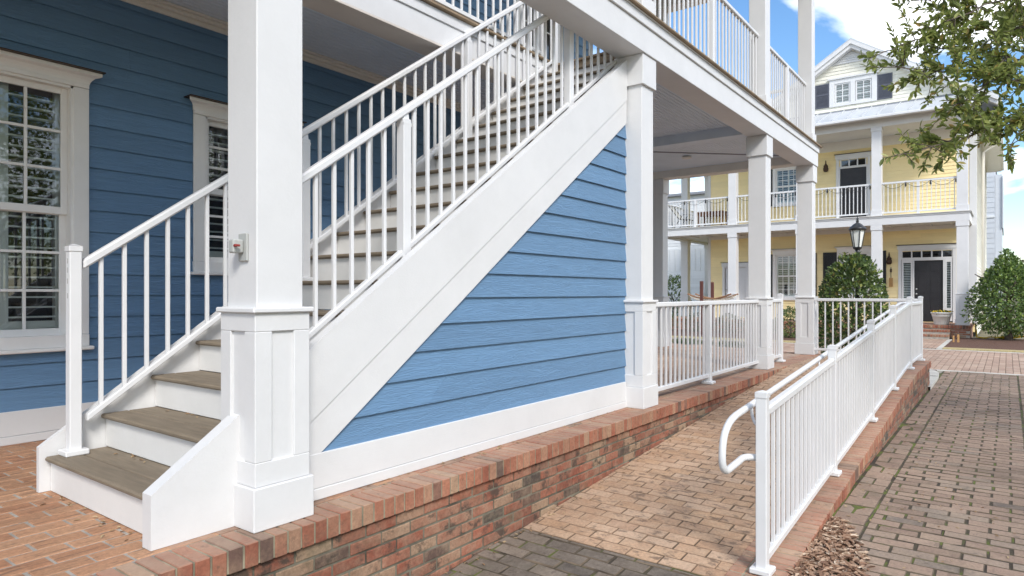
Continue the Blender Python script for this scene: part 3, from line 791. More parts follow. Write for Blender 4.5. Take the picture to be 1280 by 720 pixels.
# ================================================================== LEVEL RAILINGS
def level_rail(name, label, cat, group, axis, fixed, a, b_, z0, posts, zb=.078, zt=.982, pitch=.118, ends=()):
    X = axis == 'x'
    root = thing(name, (a, fixed, z0) if X else (fixed, a, z0), label, cat, group)
    def bx(mb, u0, u1, w, za, zb_, ch=.004):
        if X: mb.box(u0, u1, fixed - w / 2, fixed + w / 2, za, zb_, ch)
        else: mb.box(fixed - w / 2, fixed + w / 2, u0, u1, za, zb_, ch)
    s = MB(); bx(s, a, b_, .055, z0 + zt - .05, z0 + zt, .008); s.build('top_rail', RAIL, root)
    s = MB(); bx(s, a, b_, .042, z0 + zb, z0 + zb + .042); s.build('bottom_rail', RAIL, root)
    for u, tall in posts:
        x, y = (u, fixed) if X else (fixed, u)
        post_mesh(x, y, z0, z0 + (zt + .075 if tall else zt - .05), .068, cap='flat' if tall else None).build('post', RAIL, root)
    n = max(1, int(round((b_ - a) / pitch))); p = (b_ - a) / n
    bm = MB(); bx(bm, a + p / 2 - .0105, a + p / 2 + .0105, .021, z0 + zb + .04, z0 + zt - .049, .002)
    b0 = bm.build('baluster', RAIL, root)
    for i in range(1, n):
        u = a + p / 2 + i * p
        if posts and min(abs(u - q[0]) for q in posts) < .045: continue
        rep(b0, (i * p, 0, 0) if X else (0, i * p, 0))
    return root
PRY = 2.84
level_rail('porch_railing', 'white porch railing with a middle post, beside the blue stair wall', 'railing', 'porch railings', 'x', PRY, CX[1] + .145, CX[2] - .145, .003, [(7.66, False)])
level_rail('porch_railing', 'short white porch railing ending in a capped post by the ramp top', 'railing', 'porch railings', 'x', PRY, CX[2] + .145, 10.72, .003, [(10.75, True)])
level_rail('landing_railing', 'white picket railing in front of the round shrub, closing the top landing of the ramp', 'railing', None, 'y', 12.36, 1.13, CY - .145, .003, [], pitch=.125)
for a, b_, lab in ((CX[1] + .115, CX[2] - .115, 'white upper deck railing with a middle post, directly above the porch railing'), (CX[2] + .115, CX[3] - .115, 'white upper deck railing at the far corner of the blue house, against the sky')):
    level_rail('deck_railing', lab, 'railing', 'upper deck railings', 'x', CY, a, b_, DT + .002, [((a + b_) / 2 + .05, False)], zt=1.08, pitch=.122)
level_rail('deck_railing', 'white upper deck railing above the stairwell beam in front of the blue upper wall', 'railing', 'upper deck railings', 'x', 4.21, -2.0, 6.2, DT + .002, [(0., False), (2.0, False), (4.0, False), (6.15, True)], zt=1.08, pitch=.122)
level_rail('deck_railing', 'white upper deck railing along the far end of the blue house deck', 'railing', 'upper deck railings', 'y', 12.46, CY + .115, 5.63 - .115, DT + .002, [(4.24, False)], zt=1.08, pitch=.122)

# ramp railing
rr_ = thing('ramp_railing', (3.8, RY, zr(3.8)), 'long white picket guard rail with round handrail climbing beside the brick ramp', 'railing')
PX = [3.80, 5.65, 7.46, 9.07, 10.72, 12.17]
zk = lambda x: zc(x)
knee = 10.55
for i, x in enumerate(PX): post_mesh(x, RY, zk(x) + .002, zk(x) + 1.01, .060).build('post', RAIL, rr_)
def run(mb, x0, x1, y, w, h, zb, ch=.006):
    for a, b_ in ((x0, min(x1, knee)), (max(x0, knee), x1)):
        if b_ > a: mb.par((a, y - w / 2, zb(a)), (b_ - a, 0, zb(b_) - zb(a)), (0, w, 0), (0, 0, h), ch)
zl = lambda x: min(zr(3.8) + .0763 * (x - 3.8), zr(3.8) + .0763 * (knee - 3.8)) + .012
for a, b_ in zip(PX, PX[1:]):
    s = MB(); run(s, a + .036, b_ - .036, RY, .05, .052, lambda x: zl(x) + .865, .01); s.build('top_rail', RAIL, rr_)
    s = MB(); run(s, a + .036, b_ - .036, RY, .042, .045, lambda x: zl(x) + .045); s.build('bottom_rail', RAIL, rr_)
bm = MB(); bm.box(3.9 - .0105, 3.9 + .0105, RY - .0105, RY + .0105, zl(3.9) + .085, zl(3.9) + .868, .002); b0 = bm.build('baluster', RAIL, rr_)
x = 3.9 + .1095
while x < 12.11:
    if min(abs(x - p) for p in PX) > .05: rep(b0, (x - 3.9, 0, zl(x) - zl(3.9)))
    x += .1095
HY_ = RY + .10
s = MB(); top = [(12.1, HY_, zl(12.1) + .90), (knee, HY_, zl(knee) + .90), (3.95, HY_, zl(3.95) + .90), (3.70, HY_, zl(3.70) + .90)]
def arc_(p0, p1, p2, n=6):
    p0, p1, p2 = map(Vector, (p0, p1, p2))
    return [tuple(p0 * (1 - t) ** 2 + p1 * 2 * t * (1 - t) + p2 * t * t) for t in [i / n for i in range(n + 1)]]
z1 = zl(3.6) + .885
pts = top[:3] + arc_((3.66, HY_, zl(3.66) + .90), (3.46, HY_, z1), (3.44, HY_, z1 - .12)) + arc_((3.435, HY_, z1 - .16), (3.43, HY_, z1 - .255), (3.52, HY_, z1 - .255)) + [(3.70, HY_, z1 - .245)] + arc_((3.74, HY_, z1 - .24), (3.80, HY_, z1 - .235), (3.805, RY + .03, z1 - .235), 5)
s.tube(pts, .0195, 10); s.build('handrail', RAIL, rr_, True)
s = MB()
for x in PX[1:]:
    z = zl(x) + .90; s.tube([(x, RY + .03, z - .09), (x, RY + .07, z - .088), (x, RY + .095, z - .06), (x, HY_, z - .018)], .008, 6)
s.tube(arc_((3.93, HY_, zl(3.93) + .885), (3.90, HY_ - .01, zl(3.9) + .81), (3.82, RY + .028, zl(3.9) + .80)), .009, 6)
s.build('bracket', RAIL, rr_, True)

# gate latch box on the column
lb = thing('latch_box', (1.70, 2.84, 1.29), 'small grey plastic box with red catch on the big column beside the stairs', 'latch')
s = MB(); s.box(1.688, 1.6995, 2.79, 2.862, 1.225, 1.355, .004); s.build('back_plate', GREYP, lb)
s = MB(); s.box(1.635, 1.6875, 2.812, 2.855, 1.262, 1.325, .006); s.build('housing', GREYP, lb)
s = MB(); s.tube([(1.642, 2.812, 1.295), (1.642, 2.800, 1.295)],   .007, 10); s.box(1.63, 1.655, 2.786, 2.799, 1.290, 1.300, .002); s.build('catch', REDP, lb)
cl = MB(); cl.lathe([(.075, -.001), (.085, -.015), (.07, -.03), (.03, -.036)], (11.2, 4.55, 3.487), 18); tag(cl.build('ceiling_vent', CREAM, None, True), 'small round ceiling vent on the boarded porch ceiling of the blue house', 'vent')  # vent-like disc, not a lamp

# ================================================================== YELLOW HOUSE
XH, XW = 25.4, 27.3
yh = thing('yellow_house', (27.3, 5, 0), 'two storey yellow house with white porches and a gable across the lane', 'house')
FY = Face((XW, 0), (0, 1), (-1, 0))
PZ = .05; HD = 3.70
D1 = (1.80, 2.66, .09, 2.22); FRD = (1.44, 3.12, .06, 2.55)
LW = (5.82, 6.9 + .55, .88, 2.56)
LW = (6.45, 7.40, .88, 2.58)
CWD = (4.11, 5.06, .95, 2.58)
BD = (8.55, 9.42, .09, 2.18)
UD = (4.17, 5.05, 3.75, 6.06)
UWN = (6.45, 7.40, 4.58, 5.98)
ops = [FRD, LW, CWD, BD, UD, UWN]
op2 = [(a, b_, c_, d_) for a, b_, c_, d_ in ops]
s = MB(); siding(s, FY, 1.05, 10.02, PZ, 3.30, .125, op2); s.build('wall', YELLOW, yh)
s = MB(); siding(s, FY, 1.05, 10.02, HD + .02, 6.7, .125, op2); s.build('upper_wall', YELLOW, yh)
s = MB()
siding(s, Face((XW + .004, 0), (0, 1), (-1, 0)), .86, 10.1, 7.2, 10.2, .125, [(4.0, 5.23, 8.2, 8.95)], left=lambda z: max(.86, 4.64 - (10.42 - .12 - z) / .65), right=lambda z: 4.64 + (10.42 - .12 - z) / .65)
s.build('gable_wall', GABLE, yh)
s = MB(); siding(s, Face((XW, .86), (1, 0), (0, -1)), .1, 13, PZ - .4, 7.3, .125); s.build('side_wall', GABLE, yh)
s = MB(); siding(s, Face((XW, 10.1), (1, 0), (0, 1)), .1, 13, PZ, 6.7, .125); s.build('far_side_wall', YELLOW, yh)
s = MB()
zs = sorted({PZ, 7.3} | {q for o_ in ops for q in o_[2:]})
def solid(mb, F, u0, u1, z0, z1, ops, n0, n1):
    zz = sorted({z0, z1} | {q for o_ in ops for q in o_[2:] if z0 < q < z1})
    for za, zb in zip(zz, zz[1:]):
        us = [u0]
        for a, b_, c_, d_ in sorted(ops):
            if c_ < zb - .001 and d_ > za + .001: us += [a, b_]
        us.append(u1)
        for i in range(0, len(us), 2):
            if us[i + 1] > us[i]: F.box(mb, us[i], us[i + 1], n0, n1, za, zb, 0)
solid(s, FY, .9, 10.06, PZ - .3, 7.2, ops, -.2, -.004)
s.build('wall_sheathing', YELLOW, yh)
s = MB(); s.box(XW + .2, 40, .9, 10.06, 7.0, 7.2, 0); s.box(39.8, 40, .9, 10.06, -.4, 7.2, 0); s.build('attic_floor', WHITE, yh)
s = MB()
for y0, y1 in ((.845, 1.05), (10.02, 10.13)): s.box(XW - .03, XW + .12, y0, y1, PZ, 7.2)
s.build('corner_board', WHITE, yh)
# porch base, steps
s = MB(); z = PZ; y = .93; rq = random.Random(5)
while y < 11.7: s.box(25.08, 25.28, y, y + .062, PZ - .1, PZ, .004); y += .0725
for i in range(5):
    y = .95 + (.1 if i % 2 else 0)
    while y < 11.7:
        if not 1.52 < y < 3.0: s.box(25.105 + rq.uniform(-.003, .003), 25.2, y, y + .2, PZ - .17 - i * .068, PZ - .113 - i * .068, .004)
        y += .2105
for i in range(5):
    x = 25.3
    while x < 27: s.box(x, x + .2, .95, 1.0, PZ - .17 - i * .068, PZ - .113 - i * .068, .004); x += .2105
x = 25.29
while x < XW: s.box(x, x + .062, .93, 1.13, PZ - .1, PZ, .004); x += .0725
pavers(s, 25.29, XW, 1.14, 11.7, .2, .1, .01, 'y', lambda x, y: PZ)
s.mi = 1; s.box(25.11, XW + .1, .955, 11.7, -.7, PZ - .006, 0)
s.build('porch_base', [COPE, MORTAR], yh)
s = MB()
for i in range(2):
    zt = PZ - .14 * (i + 1); x0 = 24.80 - .3 * i
    y = 1.46
    while y < 3.05: s.box(x0, x0 + .2, y, y + .062, zt - .07, zt, .004); s.box(x0 + .205, x0 + .33, y, y + .062, zt - .07, zt, .004); s.box(x0 + .018, x0 + .1, y, y + .062, zt - .15, zt - .078, .004); y += .0725
s.mi = 1
for i in range(2): s.box(24.815 - .3 * i, 25.12, 1.465, 3.04, -.7, PZ - .14 * (i + 1) - .006, 0)
s.build('steps', [COPE, MORTAR], yh)
# columns
CYS = [1.165, 3.585, 6.02, 8.50, 11.5]
for cy in CYS: column(yh, XH + .175, cy, PZ, 3.38, hb=.19, shaft=.155, cap=.175, caph=.17)
for cy in CYS: column(yh, XH + .175, cy, HD + .002, 6.71, hb=.17, shaft=.15, cap=.17, ped=False, name='upper_column', caph=.13)
for xx in (28.2, 31.05): 
    column(yh, xx, 11.5, PZ, 3.38, hb=.19, shaft=.155, cap=.175, caph=.17); column(yh, xx, 11.5, HD + .002, 6.71, hb=.17, shaft=.15, cap=.17, ped=False, name='upper_column', caph=.13)
for cy in (1.02,): 
    s = MB(); s.box(XW - .07, XW - .032, .84, 1.10, PZ, 3.38); s.build('pilaster', WHITE, yh)
s = MB(); s.box(XH, XH + .35, .97, 11.7, 3.38, 3.62); s.box(XH - .02, XH + .03, .95, 11.72, 3.621, HD - .03); s.box(XH + .35, XW - .03, .97, 1.3, 3.38, 3.66); s.box(XH + .35, 34, 11.35, 11.7, 3.38, 3.66)
s.build('deck_beam', WHITE, yh)
s = MB(); s.box(XH - .05, XW - .03, .92, 11.75, HD - .029, HD); s.box(XW - .029, 34, 10.15, 11.75, HD - .029, HD); s.build('deck', PDECK, yh)
s = MB(); s.box(XH + .351, XW, 1.301, 11.349, 3.44, 3.47); s.box(XW, 34, 10.1, 11.349, 3.44, 3.47); y = 1.5
while y < 11.3: s.box(XH + .355, XW - .01, y, y + .05, 3.41, 3.439); y += .6
s.build('porch_ceiling', WHITE, yh)
s = MB(); s.box(XH, XH + .35, .97, 11.7, 6.71, 7.0); s.box(XH + .351, XW - .03, .97, 1.3, 6.71, 7.0); s.box(XH + .351, 34, 11.35, 11.7, 6.71, 7.0); s.build('upper_beam', WHITE, yh)
s = MB(); s.box(XH + .351, XW, 1.301, 11.349, 6.77, 6.8); s.box(XW, 34, 10.1, 11.349, 6.77, 6.8); s.build('upper_porch_ceiling', WHITE, yh)
s = MB(); s.box(XW - .05, XW - .005, 1.05, 10.02, 6.42, 6.769); s.box(XW - .05, XW - .005, 1.05, 10.02, 3.30, 3.439); s.build('frieze_board', CREAM, yh)
# porch roof
s = MB()
x0, z0, x1, z1 = 25.05, 7.06, XW + .01, 7.90
s.add([(x0, .7, z0), (x0, 12.0, z0), (x1, 12.0, z1), (x1, .7, z1), (x0, .7, z0 - .05), (x0, 12.0, z0 - .05), (x1, 12.0, z1 - .05), (x1, .7, z1 - .05)], [(3, 2, 1, 0), (4, 5, 6, 7), (0, 1, 5, 4), (1, 2, 6, 5), (3, 0, 4, 7)])
y = .75
while y < 12: s.par((x0, y, z0 + .0005), (x1 - x0, 0, z1 - z0), (0, .025, 0), (0, 0, .045), 0); y += .46
s.build('porch_roof', ROOF, yh)
s = MB(); s.box(24.93, 25.06, .68, 12.0, 6.92, 7.02, .02); s.box(25.06, XH + .1, .7, 12, 6.98, 7.005); s.build('gutter', WHITE, yh)
s = MB(); s.add([(XW - .03, 1.1, 7.87), (XW - .03, 8.2, 7.87), (XW - .03, 8.2, 7.93), (XW - .03, 1.1, 7.93)], [(0, 1, 2, 3)]); s.build('flashing', LEADG, yh)
# main roof with raked gable
s = MB(); pk = 4.64; zp = 10.48; xa, xb = 26.95, 40.5; sl = .65
def roofside(y1):
    z1_ = zp - sl * abs(y1 - pk)
    s.add([(xa, pk, zp), (xb, pk, zp), (xb, y1, z1_), (xa, y1, z1_), (xa, pk, zp - .06), (xb, pk, zp - .06), (xb, y1, z1_ - .06), (xa, y1, z1_ - .06)], [(0, 1, 2, 3), (7, 6, 5, 4), (2, 6, 7, 3), (0, 3, 7, 4), (1, 5, 6, 2)])
roofside(.25); roofside(9.03); s.build('roof', ROOF, yh)
s = MB()
for sg, ye in ((-1, .25), (1, 9.03)):
    ze = zp - sl * abs(ye - pk)
    for w0, w1, xo in ((-.06, -.20, -.01), (-.201, -.34, .05)):
        s.add([(xa + xo, pk, zp + w0), (xa + xo, ye, ze + w0), (xa + xo, ye, ze + w1), (xa + xo, pk, zp + w1), (XW, pk, zp + w0), (XW, ye, ze + w0), (XW, ye, ze + w1), (XW, pk, zp + w1)], [(0, 1, 2, 3), (3, 2, 6, 7)])
s.build('rake_board', WHITE, yh)
s = MB(); s.box(XW - .02, xb, .25, .86, 7.06, 7.12); s.box(XW - .2, xb, .16, .27, 7.1, 7.55); s.build('eave_soffit', CREAM, yh)
s = MB(); s.tube([(31.6, .22, 7.06), (31.6, .25, 6.9), (31.6, .62, 6.65), (31.6, .76, 6.55), (31.6, .78, -.3)], .05, 8); s.build('downspout', CREAM, yh, True)
# gable vent, window, shutters
s = MB(); yv = pk
s.add([(XW - .03, yv - .62, 9.66), (XW - .03, yv + .72, 9.66), (XW - .03, yv + .03, 10.1)], [(0, 1, 2)])
for i in range(5):
    z = 9.68 + i * .08; hw = .6 - i * .125; s.box(XW - .05, XW - .031, yv - hw, yv + hw, z, z + .03, 0)
s.build('gable_vent', WHITE, yh)
s = MB(); FY.box(s, 3.82, 3.99, .018, .05, 8.1, 9.12); FY.box(s, 5.24, 5.42, .018, .05, 8.1, 9.12); FY.box(s, 4.54, 4.70, .018, .05, 8.1, 9.12); FY.box(s, 3.99, 5.24, .018, .049, 8.96, 9.12); FY.box(s, 3.99, 5.24, .018, .049, 8.1, 8.2); FY.box(s, 3.76, 5.48, .018, .1, 9.121, 9.17)
gw = s.build('gable_window', WHITE, yh)
for a, b_ in ((4.0, 4.53), (4.71, 5.23)):
    s = MB(); FY.box(s, a, b_, .0, .022, 8.2, 8.25); FY.box(s, a, b_, .0, .022, 8.91, 8.96)
    for u in (a, b_ - .05): FY.box(s, u, u + .05, .0, .022, 8.25, 8.91)
    FY.box(s, (a + b_) / 2 - .015, (a + b_) / 2 + .015, .0, .018, 8.25, 8.91)
    for q in (1, 2): FY.box(s, a + .05, b_ - .05, .0, .0175, 8.25 + .66 * q / 3 - .012, 8.25 + .66 * q / 3 + .012)
    so = s.build('sash', WHITE, gw)
    s = MB(); s.add([FY.p(a + .04, .008, 8.24), FY.p(b_ - .04, .008, 8.24), FY.p(b_ - .04, .008, 8.92), FY.p(a + .04, .008, 8.92)], [(0, 1, 2, 3)]); s.build('glass', GLASS, so)
    s = MB(); z = 8.27
    while z < 8.9: FY.box(s, a + .03, b_ - .03, -.06, -.03, z, z + .03, 0); z += .075
    s.mi = 1; FY.box(s, a - .05, b_ + .05, -.2, -.15, 8.1, 9.0, 0)
    s.build('blind', [BLIND, LEADG], so)
def shutter_(parent, F, u0, u1, z0, z1, mat, n=2):
    s = MB(); w = .05
    F.box(s, u0, u0 + w, .017, .05, z0, z1); F.box(s, u1 - w, u1, .017, .05, z0, z1)
    hs = [z0, z0 + (z1 - z0) * .52, z1 - w]
    for h in hs: F.box(s, u0 + w, u1 - w, .017, .049, h, h + w)
    F.box(s, u0 + w, u1 - w, .017, .03, z0, z1, 0)
    z = z0 + .07
    while z < z1 - .07: F.box(s, u0 + w, u1 - w, .03, .042, z, z + .012, 0); z += .035
    return s.build('shutter', mat, parent)
shutter_(yh, FY, 3.33, 3.82, 8.12, 9.03, SHUT); shutter_(yh, FY, 5.43, 5.92, 8.12, 9.03, SHUT)
# windows
window(yh, FY, *LW, 4, 3, casing=.1); window(yh, FY, *CWD, 4, 3, casing=.1); window(yh, FY, *UWN, 4, 3, casing=.1, crown_=False, head=.1)
for w in (LW, CWD):
    shutter_(yh, FY, w[0] - .58, w[0] - .11, w[2] - .05, w[3] + .03, BLACK); shutter_(yh, FY, w[1] + .11, w[1] + .58, w[2] - .05, w[3] + .03, BLACK)
shutter_(yh, FY, UWN[1] + .11, UWN[1] + .5, UWN[2] - .05, UWN[3] + .03, BLACK)
def door(parent, u0, u1, z0, z1, mat, frame, transom=None, side=False, cap=True):
    F = FY; f = MB(); a, b_, zb, zt = frame
    F.box(f, a, a + .1, .016, .045, zb, zt); F.box(f, b_ - .1, b_, .016, .045, zb, zt); F.box(f, a - .03, b_ + .03, .016, .06, zt, zt + .15); F.box(f, a + .1, b_ - .1, .016, .044, zt - .05, zt - .001)
    F.box(f, u0 - .05, u0, -.1, .03, z0, z1 + .05); F.box(f, u1, u1 + .05, -.1, .03, z0, z1 + .05); F.box(f, u0, u1, -.1, .03, z1, z1 + .05)
    if transom: F.box(f, a + .1, b_ - .1, -.1, .03, z1 + .051, transom[0]); 
    f.mi = 1; F.box(f, a - .06, b_ + .06, .01, .09, zt + .151, zt + .17, 0)
    fo = f.build('door_frame', [WHITE, COPPER], parent)
    d = MB(); F.box(d, u0 + .004, u1 - .004, -.07, -.025, z0, z1 - .004, .003)
    w = (u1 - u0); h = z1 - z0
    for c0, c1 in ((.13, .45), (.55, .87)):
        for r0, r1 in ((.09, .40), (.46, .76), (.81, .93)):
            F.box(d, u0 + w * c0, u0 + w * c1, -.03, -.021, z0 + h * r0, z0 + h * r1, .003); F.box(d, u0 + w * c0 + .03, u0 + w * c1 - .03, -.03, -.012, z0 + h * r0 + .03, z0 + h * r1 - .03, .008)
    do = d.build('door', mat, parent)
    k_ = MB()
    for zz in (z0 + .95, z0 + 1.12): p = F.p(u1 - .07, -.02, zz); k_.tube([p, F.p(u1 - .07, .015, zz), F.p(u1 - .07, .05, zz)], [.02, .012, .03], 10)
    k_.build('handle', GREYP, do, True)
    return fo
fo = door(yh, *D1[:2], .09, 2.22, CHAR, (1.42, 3.15, PZ, 2.62), transom=(2.33,), side=True)
s = MB()
for i in range(6): u = 1.53 + i * (3.04 - 1.53) / 5; FY.box(s, u - .02, u + .02, -.06, .025, 2.331, 2.57)
for u0, u1 in ((1.53, 1.745), (2.715, 3.04)): FY.box(s, u0, u0 + .05, -.06, .028, .1, 2.32); FY.box(s, u1 - .05, u1, -.06, .028, .1, 2.32); FY.box(s, u0 + .05, u1 - .05, -.06, .027, .1, .55); FY.box(s, u0 + .05, u1 - .05, -.06, .027, 2.15, 2.32)
s.build('sidelight', WHITE, fo)
s = MB()
for u0, u1, z0, z1 in ((1.55, 3.03, 2.34, 2.55), (1.57, 1.70, .55, 2.15), (2.76, 3.0, .55, 2.15)): s.add([FY.p(u0, -.02, z0), FY.p(u1, -.02, z0), FY.p(u1, -.02, z1), FY.p(u0, -.02, z1)], [(0, 1, 2, 3)])
s.build('glass', GLASS, fo)
s = MB()
for u0, u1 in ((1.56, 1.71), (2.75, 3.01)):
    z = .57
    while z < 2.14: FY.box(s, u0, u1, -.11, -.07, z, z + .03, 0); z += .06
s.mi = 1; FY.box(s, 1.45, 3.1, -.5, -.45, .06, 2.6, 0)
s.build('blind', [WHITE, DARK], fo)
fo = door(yh, UD[0], UD[1], HD + .05, 5.74, CHAR, (UD[0] - .14, UD[1] + .14, HD, 6.12), transom=(5.82,))
s = MB()
for i in range(4): u = UD[0] + .02 + i * (UD[1] - UD[0] - .04) / 3; FY.box(s, u - .02, u + .02, -.06, .025, 5.821, 6.07)
s.build('transom', WHITE, fo)
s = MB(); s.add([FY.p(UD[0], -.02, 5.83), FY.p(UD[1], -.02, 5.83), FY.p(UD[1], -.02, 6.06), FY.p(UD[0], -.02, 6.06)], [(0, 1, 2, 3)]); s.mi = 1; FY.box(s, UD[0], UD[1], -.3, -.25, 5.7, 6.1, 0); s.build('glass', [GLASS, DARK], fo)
door(yh, BD[0], BD[1], .09, 2.12, WHITE, (BD[0] - .1, BD[1] + .1, PZ, 2.17))
# railings of the yellow house's upper porch
def far_rail(a, b_, x, label, axis='y'):
    root = thing('balcony_railing', (x, a, HD) if axis == 'y' else (a, x, HD), label, 'railing', 'upper porch railings of the yellow house')
    X = lambda mb, u0, u1, w, z0, z1: mb.box(x - w / 2, x + w / 2, u0, u1, z0, z1, .003) if axis == 'y' else mb.box(u0, u1, x - w / 2, x + w / 2, z0, z1, .003)
    s = MB(); X(s, a, b_, .06, HD + 1.06, HD + 1.12); s.build('top_rail', RAIL, root)
    s = MB(); X(s, a, b_, .05, HD + .07, HD + .12); s.build('bottom_rail', RAIL, root)
    n = int((b_ - a) / .122); s = MB()
    for i in range(n): u = a + (i + .5) * (b_ - a) / n; X(s, u - .013, u + .013, .026, HD + .121, HD + 1.059)
    s.build('picket_panel', RAIL, root)
    s = MB(); u = (a + b_) / 2; X(s, u - .04, u + .04, .08, HD + .002, HD + 1.058); s.build('post', RAIL, root)
labs = ['white balcony railing right of the upstairs black door of the yellow house', 'white balcony railing across the black upstairs door of the yellow house', 'white balcony railing below the upstairs window of the yellow house', 'white balcony railing at the left end of the yellow house with chair and table behind']
for (a, b_), l in zip(zip(CYS, CYS[1:]), labs): far_rail(a + .15, b_ - .15, XH + .12, l)
far_rail(XH + .3, 28.05, 11.55, 'white balcony railing on the left side of the yellow house, nearest the front corner', 'x'); far_rail(28.35, 30.9, 11.55, 'white balcony railing on the left side of the yellow house, further back', 'x')
sl_ = thing('string_lights', (XH + .05, 3, 4.8), 'dark string of small bulbs draped along the white balcony railing of the yellow house', 'string lights')
s = MB(); s2 = MB(); rq = random.Random(8)
for a, b_ in ((1.33, 3.42), (3.78, 5.8), (6.2, 8.3), (8.7, 11.3)):
    n = 3; 
    if s.v: s.build('cable', BLACK, sl_); s = MB()
    for i in range(n):
        u0 = a + (b_ - a) * i / n; u1 = a + (b_ - a) * (i + 1) / n
        s.tube([(XH + .07, u0 + (u1 - u0) * t, HD + 1.07 - .18 * 4 * t * (1 - t)) for t in [k / 6 for k in range(7)]], .006, 5)
        s2.lathe([(.014, 0), (.028, -.04), (.03, -.09), (.012, -.13)], (XH + .07, u0, HD + 1.05), 8)
s.build('cable', BLACK, sl_); s2.build('bulbs', BULB, sl_, True)
def wall_lantern(y, z, label):
    o = thing('wall_lantern', (XW, y, z), label, 'lantern', 'wall lanterns on the yellow house')
    c_ = (XW - .16, y, z)
    s = MB(); s.lathe([(.05, -.14), (.085, -.10), (.095, -.02), (.07, .06), (.09, .07), (.04, .14), (.02, .2), (.028, .22), (.008, .30)], c_, 10); s.tube([(XW - .01, y, z + .02), (XW - .08, y, z + .16), (XW - .16, y, z + .20)], .014, 6); s.build('body', COPPER, o, True)
    s = MB(); s.box(XW - .03, XW - .005, y - .05, y + .05, z - .08, z + .1); s.build('back_plate', COPPER, o)
wall_lantern(3.42, 2.24, 'bronze wall lantern beside the downstairs front door of the yellow house'); wall_lantern(5.52, 5.8, 'bronze wall lantern left of the upstairs black door of the yellow house')
ch_ = thing('wind_chime', (XW - .1, 3.37, 1.9), 'rust brown wind chime hanging under the downstairs wall lantern', 'wind chime')
s = MB(); s.tube([(XW - .1, 3.37, 2.0), (XW - .1, 3.37, 1.6)], .012, 6); s.box(XW - .13, XW - .07, 3.34, 3.40, 1.82, 1.95, .01); s.build('cord', COPPER, ch_)
s = MB(); s.box(XW - .12, XW - .08, 3.31, 3.43, 1.30, 1.62, .01); s.build('plate', WOODST, ch_)
fp = thing('flower_pot', (24.95, 1.72, PZ - .14), 'pale grey ribbed planter of yellow flowers on the brick steps by the black front door', 'flower pot')
pc = (25.42, 1.72, PZ)
s = MB(); s.lathe([(.19, 0), (.205, .02), (.255, .26), (.262, .262), (.266, .29), (.27, .30), (.285, .36), (.30, .362), (.305, .40), (.285, .40), (.27, .36)], pc, 24); s.build('pot', POT, fp, True)
s = MB(); s.lathe([(.27, .33), (.2, .37), (.02, .38)], pc, 16); s.build('soil', SOIL, fp)
rng = np.random.default_rng(5)
s = MB(); n = 260; a = rng.uniform(0, 6.28, n); r0 = .28 * np.sqrt(rng.uniform(0, 1, n)); P = np.stack([pc[0] + r0 * np.cos(a), pc[1] + r0 * np.sin(a), PZ + .36 + rng.uniform(0, .07, n)], 1)
leaves(s, P, rng.normal(size=(n, 3)) + [0, 0, .8], rng.normal(size=(n, 3)) + [0, 0, .5], .06, .05); s.build('flowers', LF_YEL, fp)
# balcony furniture
bc = thing('sling_chair', (26.3, 10.95, HD), 'dark framed reclining chair on the left end of the yellow house balcony', 'chair')
s = MB()
for dx in (-.26, .26):
    s.tube([(26.3 + dx, 11.35, HD + 1.0), (26.3 + dx, 10.9, HD + .42), (26.3 + dx, 10.4, HD + .38)], .018, 6); s.tube([(26.3 + dx, 11.15, HD + .02), (26.3 + dx, 10.75, HD + .6), (26.3 + dx, 10.4, HD + .6), (26.3 + dx, 10.35, HD + .02)], .016, 6)
s.build('frame', BLACK, bc)
s = MB(); s.par((26.06, 11.35, HD + 1.0), (.48, 0, 0), (0, -.45, -.58), (0, .01, .008), 0); s.par((26.06, 10.9, HD + .42), (.48, 0, 0), (0, -.5, -.04), (0, 0, .01), 0); s.build('sling', GREYP, bc)
tb = thing('balcony_table', (26.8, 9.75, HD), 'small brown wooden table on the yellow house balcony beside the chair', 'table')
s = MB(); s.box(26.4, 27.2, 9.2, 10.3, HD + .66, HD + .71); s.box(26.44, 27.16, 9.24, 10.26, HD + .56, HD + .659); s.build('tabletop', BROWNW, tb)
l0 = MB(); l0.box(26.45, 26.51, 9.25, 9.31, HD + .002, HD + .558); l0 = l0.build('leg', BROWNW, tb)
for dx, dy in ((.64, 0), (0, .94), (.64, .94)): rep(l0, (dx, dy, 0))
rc = thing('wooden_chair', (26.6, 7.72, HD), 'brown wooden chair on the yellow house balcony below the upstairs window', 'chair')
s = MB(); s.box(26.3, 26.75, 7.5, 7.95, HD + .42, HD + .46); s.build('seat', BROWNW, rc)
s = MB(); s.box(26.72, 26.76, 7.5, 7.95, HD + .5, HD + 1.0); s.build('backrest', BROWNW, rc)
l0 = MB(); l0.box(26.31, 26.35, 7.51, 7.55, HD + .002, HD + .419); l0 = l0.build('leg', BROWNW, rc)
for dx, dy in ((.4, 0), (0, .4), (.4, .4)): rep(l0, (dx, dy, 0))
